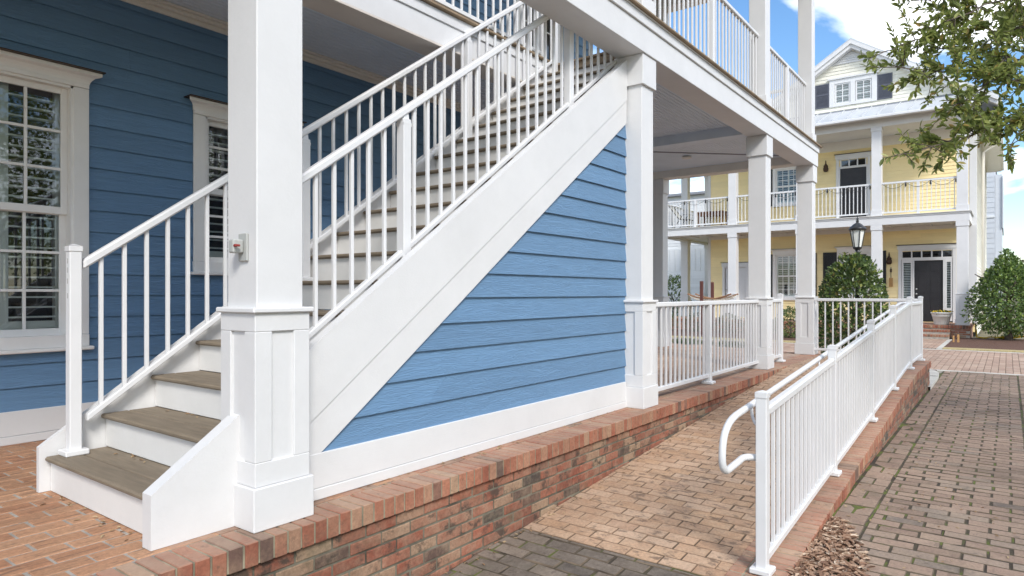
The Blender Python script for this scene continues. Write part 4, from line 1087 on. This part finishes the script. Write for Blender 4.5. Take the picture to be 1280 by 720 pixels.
# hammock
hm = thing('hammock', (23, 8.4, -.35), 'net hammock with brown fringed edges slung between dark red posts before the yellow house', 'hammock')
for x, y in ((22.0, 8.40), (24.4, 8.9)):
    s = MB(); s.box(x - .05, x + .05, y - .05, y + .05, -.36, 1.48, .01); s.build('post', REDWOOD, hm)
s = MB(); nu, nv = 20, 8
for i in range(nu):
    for j in range(nv):
        f = lambda a, b_: (22.6 + b_ * .09 + .1, 7.66 + a * 1.5 / nu, .86 + .16 * ((a / nu * 2 - 1) ** 2) + .0 * b_ - .12 * math.sin(math.pi * b_ / nv))
        for p, q in ((f(i, j), f(i + 1, j)), (f(i, j), f(i, j + 1))): s.tube([p, q], .009, 4, False)
s.build('net', NET, hm)
s = MB()
for b_ in (0, nv): s.tube([(22.7 + b_ * .09, 7.62 + a * 1.56 / nu, .87 + .17 * ((a / nu * 2 - 1) ** 2)) for a in range(nu + 1)], .03, 6)
s.build('fringe', ROPE, hm)

# other buildings
wb = thing('white_building', (36, 15, 0), 'white clapboard building behind the left end of the yellow house', 'building')
FWB = Face((36, 0), (0, 1), (-1, 0))
s = MB(); siding(s, FWB, 10.8, 30, -.5, 2.3, .16); siding(s, FWB, 10.8, 30, 3.6, 6.6, .16); s.build('wall', WSIDE, wb)
s = MB(); s.box(36.0, 42, 10.8, 30, -.5, 6.6, 0); s.build('wall_core', WSIDE, wb)
s = MB(); FWB.box(s, 10.8, 30, .0, .02, 2.3, 3.6, 0); y = 10.8
while y < 30: FWB.box(s, y, y + .04, .02, .045, 2.33, 3.57); y += .3
s.build('batten_panel', WSIDE, wb)
s = MB(); s.box(35.7, 42.2, 10.6, 30.2, 6.6, 6.74); s.build('roof', LEADG, wb)
tw = thing('grey_building', (48, .6, 0), 'tall pale grey clapboard building seen beyond the right side of the yellow house', 'building')
s = MB(); siding(s, Face((48, 0), (0, 1), (-1, 0)), .62, 1.3, -.5, 8.6, .3); s.box(48.001, 56, .62, 4, -.5, 8.6, 0); s.build('wall', GSIDE, tw)
s = MB(); s.box(47.8, 56.2, .55, 4.1, 8.6, 8.75); s.build('roof', LEADG, tw)
s = MB(); s.box(48.6, 55, .28, .61, -.5, 8.1); s.box(48.5, 55, .22, .27, 4.9, 8.0); s.build('chimney_bay', GSIDE, tw)
s = MB(); s.box(47.94, 47.985, .62, 1.3, 5.5, 5.62); s.build('belt_course', WSIDE, tw)

# ================================================================== PLANTS
def shrub(name, label, cat, c, rad, n, ln, wd, mat, zexp, lump=.16, stem=.05, base=None, group=None, inner=.5, gap=0., seed=1, freq=3., six=False, taper=.55):
    base = base if base is not None else zg(c[0])
    o = thing(name, (c[0], c[1], base), label, cat, group)
    rg = np.random.default_rng(seed)
    s = MB(); crown(s, rg, c, rad, n, ln, wd, lump, freq, zexp, inner, gap, six, taper); s.build('crown', mat, o)
    s = MB(); s.tube([(c[0], c[1], base - .05), (c[0] + .02, c[1], base + .3 * (c[2] - base)), (c[0], c[1] + .02, c[2])], [stem, stem * .8, stem * .4], 8)
    for k in range(7):
        a = k * 2.4; z = c[2] - rad[2] * .6 + k * .1 * rad[2]
        s.tube([(c[0], c[1], z), (c[0] + math.cos(a) * rad[0] * .4, c[1] + math.sin(a) * rad[1] * .4, z + .3 * rad[2]), (c[0] + math.cos(a) * rad[0] * .75, c[1] + math.sin(a) * rad[1] * .75, z + .5 * rad[2])], [stem * .45, stem * .3, stem * .12], 6)
    s.build('trunk', BARK, o, True)
    return o
shrub('magnolia_shrub', 'rounded glossy green shrub behind the landing railing, under the black lamp', 'shrub', (14.0, 2.37, .72), (.68, .70, 1.14), 5200, .095, .045, LF_MAG, 1.6, .16, .05, -.40, seed=3, inner=.45, six=True)
shrub('holly_shrub', 'dense egg shaped evergreen in the mulch bed right of the brick steps', 'shrub', (25.0, -.02, 1.03), (1.12, 1.16, 1.25), 8500, .105, .06, LF_HOL, 1.5, .2, .11, -.36, seed=9, inner=.3, taper=.82)
shrub('garden_shrub', 'small bright green bush seen between the last two porch columns', 'shrub', (22.2, 5.55, .12), (.5, .6, .5), 1500, .08, .045, LF_MAG, 1.3, .15, .03, -.36, seed=11)
for i, (x, y, h, lab) in enumerate(((23.6, 6.9, .3, 'low clipped hedge shrub below the four column window of the yellow house'), (23.6, 8.0, .33, 'low dark hedge shrub in front of the yellow house column, seen through the porch railing'), (23.7, 9.2, .32, 'low dark hedge shrub beside the hammock posts, seen through the porch railing'), (23.7, 10.5, .35, 'leftmost low hedge shrub before the yellow house porch'))):
    shrub('hedge_shrub', lab, 'shrub', (x, y, -.02), (.45, .62, .36), 1000, .06, .035, LF_HED, 1.1, .12, .03, -.36, 'low hedge shrubs before the yellow house', seed=20 + i)
shrub('tall_shrub', 'loose green shrub growing beyond the hammock against the white building', 'shrub', (29.5, 11.0 + 1.6, .75), (.8, .8, 1.25), 1600, .12, .06, LF_HOL, 1.2, .25, .05, -.36, seed=31)
for i, (x, y, lab) in enumerate(((18.2, 7.35, 'left clump of dark low plants on the pink lane, seen through the porch railing'), (17.9, 5.9, 'right clump of dark low plants on the pink lane, seen through the porch railing'))):
    o = thing('ground_plant', (x, y, zg(x)), lab, 'plant', 'low plants at the lane'); s = MB(); rg = np.random.default_rng(40 + i); n = 260
    P = np.stack([x + rg.normal(0, .12, n), y + rg.normal(0, .28, n), np.full(n, zg(x))], 1); leaves(s, P, rg.normal(size=(n, 3)) * .5 + [0, 0, 1.], rg.normal(size=(n, 3)), .2, .025, six=False); s.build('foliage', LF_HED, o)
rg = np.random.default_rng(50)
for i, (x, y, h, r, lab) in enumerate(((62, -.9, 3.2, 1.6, 'brownish leafy tree top beyond the egg shaped evergreen at the right edge'), (66, -4.5, 4.5, 3., 'bushy olive tree far off to the right of the lane'), (70, -9, 5, 3.4, 'wide olive tree furthest right beyond the lane'), (60, 24, 5, 3.5, 'olive tree far behind the white building'))):
    o = thing('background_tree', (x, y, -.4), lab, 'tree', 'trees far behind the houses')
    s = MB(); crown(s, rg, (x, y, h - 1.2), (r, r, h * .45), 1800, .3, .16, .3, 3., 1., .35, .1); s.build('crown', LF_FAR, o)
    s = MB(); s.tube([(x, y, -.5), (x + .1, y, h * .5), (x, y, h - .5)], [.2, .15, .05], 8)
    for k in range(14): a = k * 2.4; s.tube([(x, y, h * .4 + k * .05), (x + math.cos(a) * r * .6, y + math.sin(a) * r * .6, h * .75), (x + math.cos(a) * r * .95, y + math.sin(a) * r * .95, h * .95)], [.06, .03, .012], 5)
    s.build('trunk', BARK, o)

# live oak reaching in from the right
ok = thing('oak_tree', (8.6, -2.6, -.45), 'olive leaved oak whose branches hang into the upper right of the picture', 'tree')
BR = [[(7.98, -1.3, 3.97), (7.11, -0.81, 3.7), (6.38, -0.33, 3.37), (5.65, 0.13, 3.08), (5.37, 0.35, 2.92), (5.21, 0.47, 2.8), (5.05, 0.61, 2.71), (4.9, 0.72, 2.63)],
[(7.7, -1.26, 3.21), (6.97, -0.79, 2.91), (6.25, -0.33, 2.69), (5.79, -0.04, 2.56), (5.4, 0.22, 2.58), (5.2, 0.41, 2.56), (5.0, 0.58, 2.57)],
[(7.56, -1.23, 2.79), (6.76, -0.68, 2.51), (6.08, -0.27, 2.34), (5.66, -0.04, 2.27), (5.39, 0.15, 2.15), (5.13, 0.33, 2.06), (4.96, 0.47, 1.99), (4.83, 0.56, 1.96)],
[(8.27, -1.35, 3.72), (7.31, -0.73, 3.48), (6.53, -0.2, 3.16), (6.06, 0.09, 3.02), (5.78, 0.3, 3.1), (5.5, 0.5, 3.21)],
[(7.13, -1.16, 2.81), (6.36, -0.64, 2.6), (5.79, -0.22, 2.67), (5.49, 0.02, 2.65), (5.25, 0.17, 2.37), (5.06, 0.26, 2.28)],
[(7.27, -1.19, 2.48), (6.49, -0.65, 2.16), (5.99, -0.31, 2.2), (5.71, -0.11, 2.26), (5.57, -0.01, 2.06)],
[(7.13, -1.16, 3.9), (6.49, -0.65, 3.67), (5.89, -0.18, 3.4), (5.5, 0.17, 3.24), (5.18, 0.43, 3.17)],
[(8.55, -1.4, 3.52), (7.58, -0.76, 3.29), (6.86, -0.31, 3.37), (6.54, -0.05, 3.29), (6.25, 0.17, 2.97), (5.96, 0.39, 2.93)]]
rg = np.random.default_rng(77)
s = MB(); tw_ = MB(); LP, LD, LN = [], [], []
def along(br, t):
    k = t * (len(br) - 1); i = min(int(k), len(br) - 2); f = k - i
    a, b_ = np.array(br[i]), np.array(br[i + 1]); return a + (b_ - a) * f, (b_ - a) / np.linalg.norm(b_ - a)
def leafy(p0, d, L, nl):
    p = np.array(p0); pts = [p]; dd = d.copy()
    for q in range(4):
        dd = dd + rg.normal(size=3) * .16 + np.array([0, 0, -.02]); dd /= np.linalg.norm(dd); p = p + dd * L / 4; pts.append(p)
    tw_.tube([tuple(q) for q in pts], [.0035, .003, .0025, .002, .0014], 4)
    for i in range(nl):
        t = rg.uniform(.15, 1.); k = t * 4; i0 = min(int(k), 3); f = k - i0
        q = pts[i0] * (1 - f) + pts[i0 + 1] * f; ax = pts[i0 + 1] - pts[i0]; ax = ax / np.linalg.norm(ax)
        LP.append(q); LD.append(ax * .7 + rg.normal(size=3) * .6); LN.append(rg.normal(size=3) * .7 + np.array([0, 0, .7]))
for bi, br in enumerate(BR):
    n = len(br); r0 = .007
    fine = []
    for i in range((n - 1) * 3 + 1):
        q, _ = along(br, i / ((n - 1) * 3)); fine.append(tuple(q + rg.normal(size=3) * .006))
    s.tube(fine, [r0 * (1 - i / len(fine)) ** 1.2 + .0025 for i in range(len(fine))], 6)
    m_ = (11, 11, 13, 13, 11, 8, 11, 12)[bi]
    for i in range(m_):
        t = .22 + .78 * (i + rg.uniform(0, 1)) / m_
        q, d = along(br, min(t, .999)); sparse = t > .8 and bi in (0, 2)
        for rep_ in range(1 if sparse else (6 if t < .7 else 4)):
            dv = d * .6 + rg.normal(size=3) * .75; dv /= np.linalg.norm(dv)
            leafy(q, dv, rg.uniform(.08, .16) if sparse else rg.uniform(.14, .32), 6 if sparse else int(rg.uniform(18, 29)))
    leafy(np.array(br[-1]), along(br, .999)[1], .1, 7)
# trunk and limbs on the far side of the lane
for br in BR: s.tube([(8.6, -2.6, 1.9), (8.5, -2.2, 2.6), tuple(br[0])], [.09, .05, .0135], 7)
s.tube([(8.6, -2.6, -.5), (8.65, -2.65, .6), (8.6, -2.6, 1.9), (8.9, -3.0, 3.4), (9.1, -3.4, 4.6)], [.24, .17, .15, .11, .05], 10)
for k in range(6): a = k * 1.05 - 2.6; s.tube([(8.8, -2.9, 2.6 + k * .2), (8.8 + math.cos(a) * 1.1, -2.9 + math.sin(a) * 1.1, 3.5 + k * .15), (8.8 + math.cos(a) * 1.8, -2.9 + math.sin(a) * 1.8, 4.1 + k * .15)], [.06, .04, .015], 6)
s.add(tw_.v, tw_.f); s.build('trunk', BARK, ok, True)
s = MB(); LP, LD, LN = map(np.array, (LP, LD, LN)); sz = rg.uniform(.7, 1.15, len(LP))
leaves(s, LP, LD, LN, .056 * sz, .0225 * sz)
crown(s, rg, (9.2, -3.4, 4.6), (1.9, 1.9, 1.2), 5000, .055, .024, .25, 3., 1., .3, .15)
s.build('crown', LF_OAK, ok)
# trees behind the camera, which the windows reflect
for i, (x, y, lab) in enumerate(((3.5, -9.5, 'broad tree across the forecourt, mirrored in the left window'), (-1.5, -10.5, 'second broad tree across the forecourt, left of the first'), (8.2, -11, 'third broad tree across the lane, right of the first'), (-5.5, -9, 'leftmost broad tree across the forecourt'), (12.5, -12, 'rightmost broad tree across the lane'))):
    o = thing('street_tree', (x, y, -.6), lab, 'tree', 'street trees opposite the blue house')
    s = MB(); rg2 = np.random.default_rng(90 + i); crown(s, rg2, (x, y, 5.0), (2.9, 2.4, 4.3), 11000, .15, .08, .3, 3., 1., .3, .12); s.build('crown', LF_OAK, o)
    s = MB(); s.tube([(x, y, -.7), (x + .05, y, 1.5), (x, y, 4.5)], [.2, .16, .05], 9); s.build('trunk', BARK, o, True)

# lamp post behind the shrub
lp = thing('street_lamp', (14.6, 2.39, -.42), 'black lamp post with frosted glass lantern rising behind the round shrub', 'street lamp')
LX, LYY = 14.6, 2.39
s = MB(); s.lathe([(.12, 0), (.12, .1), (.07, .16), (.05, .3), (.042, .5), (.038, 2.2), (.055, 2.24), (.03, 2.3), (.05, 2.36)], (LX, LYY, -.42), 14); s.build('post', BLACK, lp, True)
s = MB(); s.lathe([(.03, 1.93), (.075, 1.95), (.085, 1.985), (.06, 1.99)], (LX, LYY, 0), 8)
for k in range(6):
    a = 2 * math.pi * (k + .5) / 6; s.tube([(LX + .075 * math.cos(a), LYY + .075 * math.sin(a), 1.98), (LX + .135 * math.cos(a), LYY + .135 * math.sin(a), 2.325)], .009, 5)
s.build('cage', BLACK, lp)
s = MB(); s.lathe([(.068, 1.985), (.126, 2.325)], (LX, LYY, 0), 6); s.build('lamp_glass', LAMPG, lp)
s = MB(); s.lathe([(.15, 2.32), (.165, 2.345), (.155, 2.365), (.12, 2.40), (.075, 2.445), (.03, 2.47), (.022, 2.49), (.035, 2.505), (.014, 2.525), (.026, 2.545), (.012, 2.565), (.004, 2.60)], (LX, LYY, 0), 12); s.build('lamp_cap', BLACK, lp, True)

# hose, stakes
ho = MB(); pts = [(25.3, .80, -.05), (25.28, .78, -.30), (25.25, .6, -.325)]
for k in range(60): a = k * .42; pts.append((25.35 + .16 * math.sin(a), .35 - k * .014 + .30 * math.cos(a) * .6, -.32 + .02 * math.sin(a * 1.7) + .0015 * k))
ho.tube(pts, .022, 6); tag(ho.build('garden_hose', YHOSE, None, True), 'yellow garden hose lying coiled on the mulch behind the egg shaped evergreen', 'hose')
sk = MB(); sk.box(22.9, 22.95, 1.12, 1.17, -.4, -.12, .004); sk.box(22.92, 22.96, 1.24, 1.28, -.4, -.16, .004); tag(sk.build('wooden_stake', WOODST), 'short tan wooden stake in the mulch beside the brick steps', 'stake')

# leaves on the ground
rg = np.random.default_rng(13)
s = MB(); n = 1300
u = rg.uniform(0, 1, n); X = 3.45 + 1.45 * u ** .8; wmax = np.interp(X, [3.4, 3.8, 4.3, 4.9], [.34, .40, .30, .05])
Yv = .955 - wmax * rg.uniform(0, 1, n) ** 1.5; hgt = np.clip((Yv - .6) / .35, 0, 1) * .016 * (1 - np.abs(X - 4.1) / 1.0).clip(0, 1)
P = np.stack([X, Yv, [zg(a) for a in X] + hgt * rg.uniform(.3, 1, n) + .006], 1)
leaves(s, P, rg.normal(size=(n, 3)) * [1, 1, .07], rg.normal(size=(n, 3)) * .22 + [0, 0, 1], .06 * rg.uniform(.5, 1.25, n), .025, .22)
tag(s.build('leaf_pile', LF_DRY), 'drift of dry brown leaves piled against the low ramp wall', 'leaves', kind='stuff')
s = MB(); n = 330
X = rg.uniform(3.6, 14, n); Yv = .93 - rg.exponential(.5, n); keep = Yv > -4; X, Yv = X[keep], Yv[keep]
P = np.stack([X, Yv, [zg(a) + .004 for a in X]], 1)
X2 = rg.uniform(1.5, 9, 120); Y2 = 2.60 - rg.exponential(.05, 120); P2 = np.stack([X2, Y2, [max(zr(a) if a > 3.62 else zg(a), zg(a)) + .004 for a in X2]], 1)
X3 = rg.uniform(2.0, 5.5, 50); P3 = np.stack([X3, 2.855 - rg.exponential(.02, 50), np.full(50, .006)], 1)
Y4 = rg.uniform(2.98, 4.1, 26); P4 = np.stack([1.345 - rg.exponential(.02, 26), Y4, np.full(26, .006)], 1)
P5 = np.stack([X1 + RUN - .0 + rg.uniform(-.02, .02, 30), rg.uniform(3.6, 4.12, 30), np.full(30, RISE + .004)], 1); P6 = P5 + [RUN, 0, RISE]
P = np.concatenate([P, P2, P3, P4, P5[:7], P6[:5]])
n = len(P); leaves(s, P, rg.normal(size=(n, 3)) * [1, 1, .1], rg.normal(size=(n, 3)) * .2 + [0, 0, 1], .028 * rg.uniform(.5, 1.3, n), .012, .25)
tag(s.build('scattered_leaves', LF_PAL), 'small dry leaves scattered over the pavers, ramp edge and stairs', 'leaves', kind='stuff')

# ================================================================== LIGHT, SKY, CAMERA
SUN_EL, SUN_AZ = R(41), R(-126)          # azimuth measured from +X towards +Y
wd = bpy.data.worlds.new('World'); scene.world = wd; wd.use_nodes = True
nt = wd.node_tree; bg = nt.nodes['Background']; out = nt.nodes['World Output']
sky = N(nt, 'ShaderNodeTexSky', sky_type='NISHITA'); sky.sun_disc = False; sky.sun_elevation = SUN_EL; sky.sun_rotation = math.pi / 2 - SUN_AZ
sky.air_density = 1.; sky.dust_density = .6; sky.ozone_density = 1.6
hs = N(nt, 'ShaderNodeHueSaturation'); hs.inputs['Saturation'].default_value = 1.2; hs.inputs['Value'].default_value = 1.0
nt.links.new(sky.outputs[0], hs.inputs['Color']); nt.links.new(hs.outputs[0], bg.inputs['Color']); bg.inputs['Strength'].default_value = .14
cb = N(nt, 'ShaderNodeBackground'); cb.inputs['Color'].default_value = (1., .99, .985, 1); cb.inputs['Strength'].default_value = 1.6
tc = N(nt, 'ShaderNodeTexCoord'); sp = N(nt, 'ShaderNodeSeparateXYZ'); nt.links.new(tc.outputs['Generated'], sp.inputs[0])
ad = N(nt, 'ShaderNodeMath', operation='ADD'); ad.inputs[1].default_value = .22; nt.links.new(sp.outputs['Z'], ad.inputs[0])
mxm = N(nt, 'ShaderNodeMath', operation='MAXIMUM'); mxm.inputs[1].default_value = .05; nt.links.new(ad.outputs[0], mxm.inputs[0])
dx = N(nt, 'ShaderNodeMath', operation='DIVIDE'); dy = N(nt, 'ShaderNodeMath', operation='DIVIDE')
nt.links.new(sp.outputs['X'], dx.inputs[0]); nt.links.new(mxm.outputs[0], dx.inputs[1]); nt.links.new(sp.outputs['Y'], dy.inputs[0]); nt.links.new(mxm.outputs[0], dy.inputs[1])
cm = N(nt, 'ShaderNodeCombineXYZ'); nt.links.new(dx.outputs[0], cm.inputs[0]); nt.links.new(dy.outputs[0], cm.inputs[1])
CLOUD_OFF = (3.1, 1.7, 0)
mp = N(nt, 'ShaderNodeMapping'); mp.inputs['Location'].default_value = CLOUD_OFF; nt.links.new(cm.outputs[0], mp.inputs[0])
cn = N(nt, 'ShaderNodeTexNoise'); cn.inputs['Scale'].default_value = 1.5; cn.inputs['Detail'].default_value = 7; cn.inputs['Roughness'].default_value = .52; cn.inputs['Distortion'].default_value = .3
nt.links.new(mp.outputs[0], cn.inputs['Vector'])
cr = ramp(nt, cn.outputs['Fac'], [(.48, 0.), (.58, .75), (.70, 1.)])
ms = N(nt, 'ShaderNodeMixShader'); nt.links.new(cr, ms.inputs[0]); nt.links.new(bg.outputs[0], ms.inputs[1]); nt.links.new(cb.outputs[0], ms.inputs[2]); nt.links.new(ms.outputs[0], out.inputs[0])

sd = bpy.data.lights.new('sun', 'SUN'); sd.energy = 2.0; sd.angle = R(14); sd.color = (1, .96, .90)
so = bpy.data.objects.new('sun', sd); COL.objects.link(so)
dv = Vector((math.cos(SUN_AZ) * math.cos(SUN_EL), math.sin(SUN_AZ) * math.cos(SUN_EL), math.sin(SUN_EL)))
so.rotation_euler = dv.to_track_quat('Z', 'Y').to_euler(); so.location = (0, -10, 20)

cd = bpy.data.cameras.new('camera'); cam = bpy.data.objects.new('camera', cd); COL.objects.link(cam)
cam.location = (0, 0, 1.08); cam.rotation_euler = (R(90), 0, R(36.925 - 90)); cd.sensor_width = 36; cd.lens = 825 / 1280 * 36; cd.shift_y = 6 / 1280
cd.clip_start = .05; cd.clip_end = 1000
scene.camera = cam
scene.view_settings.view_transform = 'Standard'; scene.view_settings.look = 'None'; scene.view_settings.exposure = .72; scene.view_settings.gamma = 1.
scene.cycles.max_bounces = 8; scene.cycles.diffuse_bounces = 5; scene.cycles.transparent_max_bounces = 12
scene.cycles.use_denoising = True
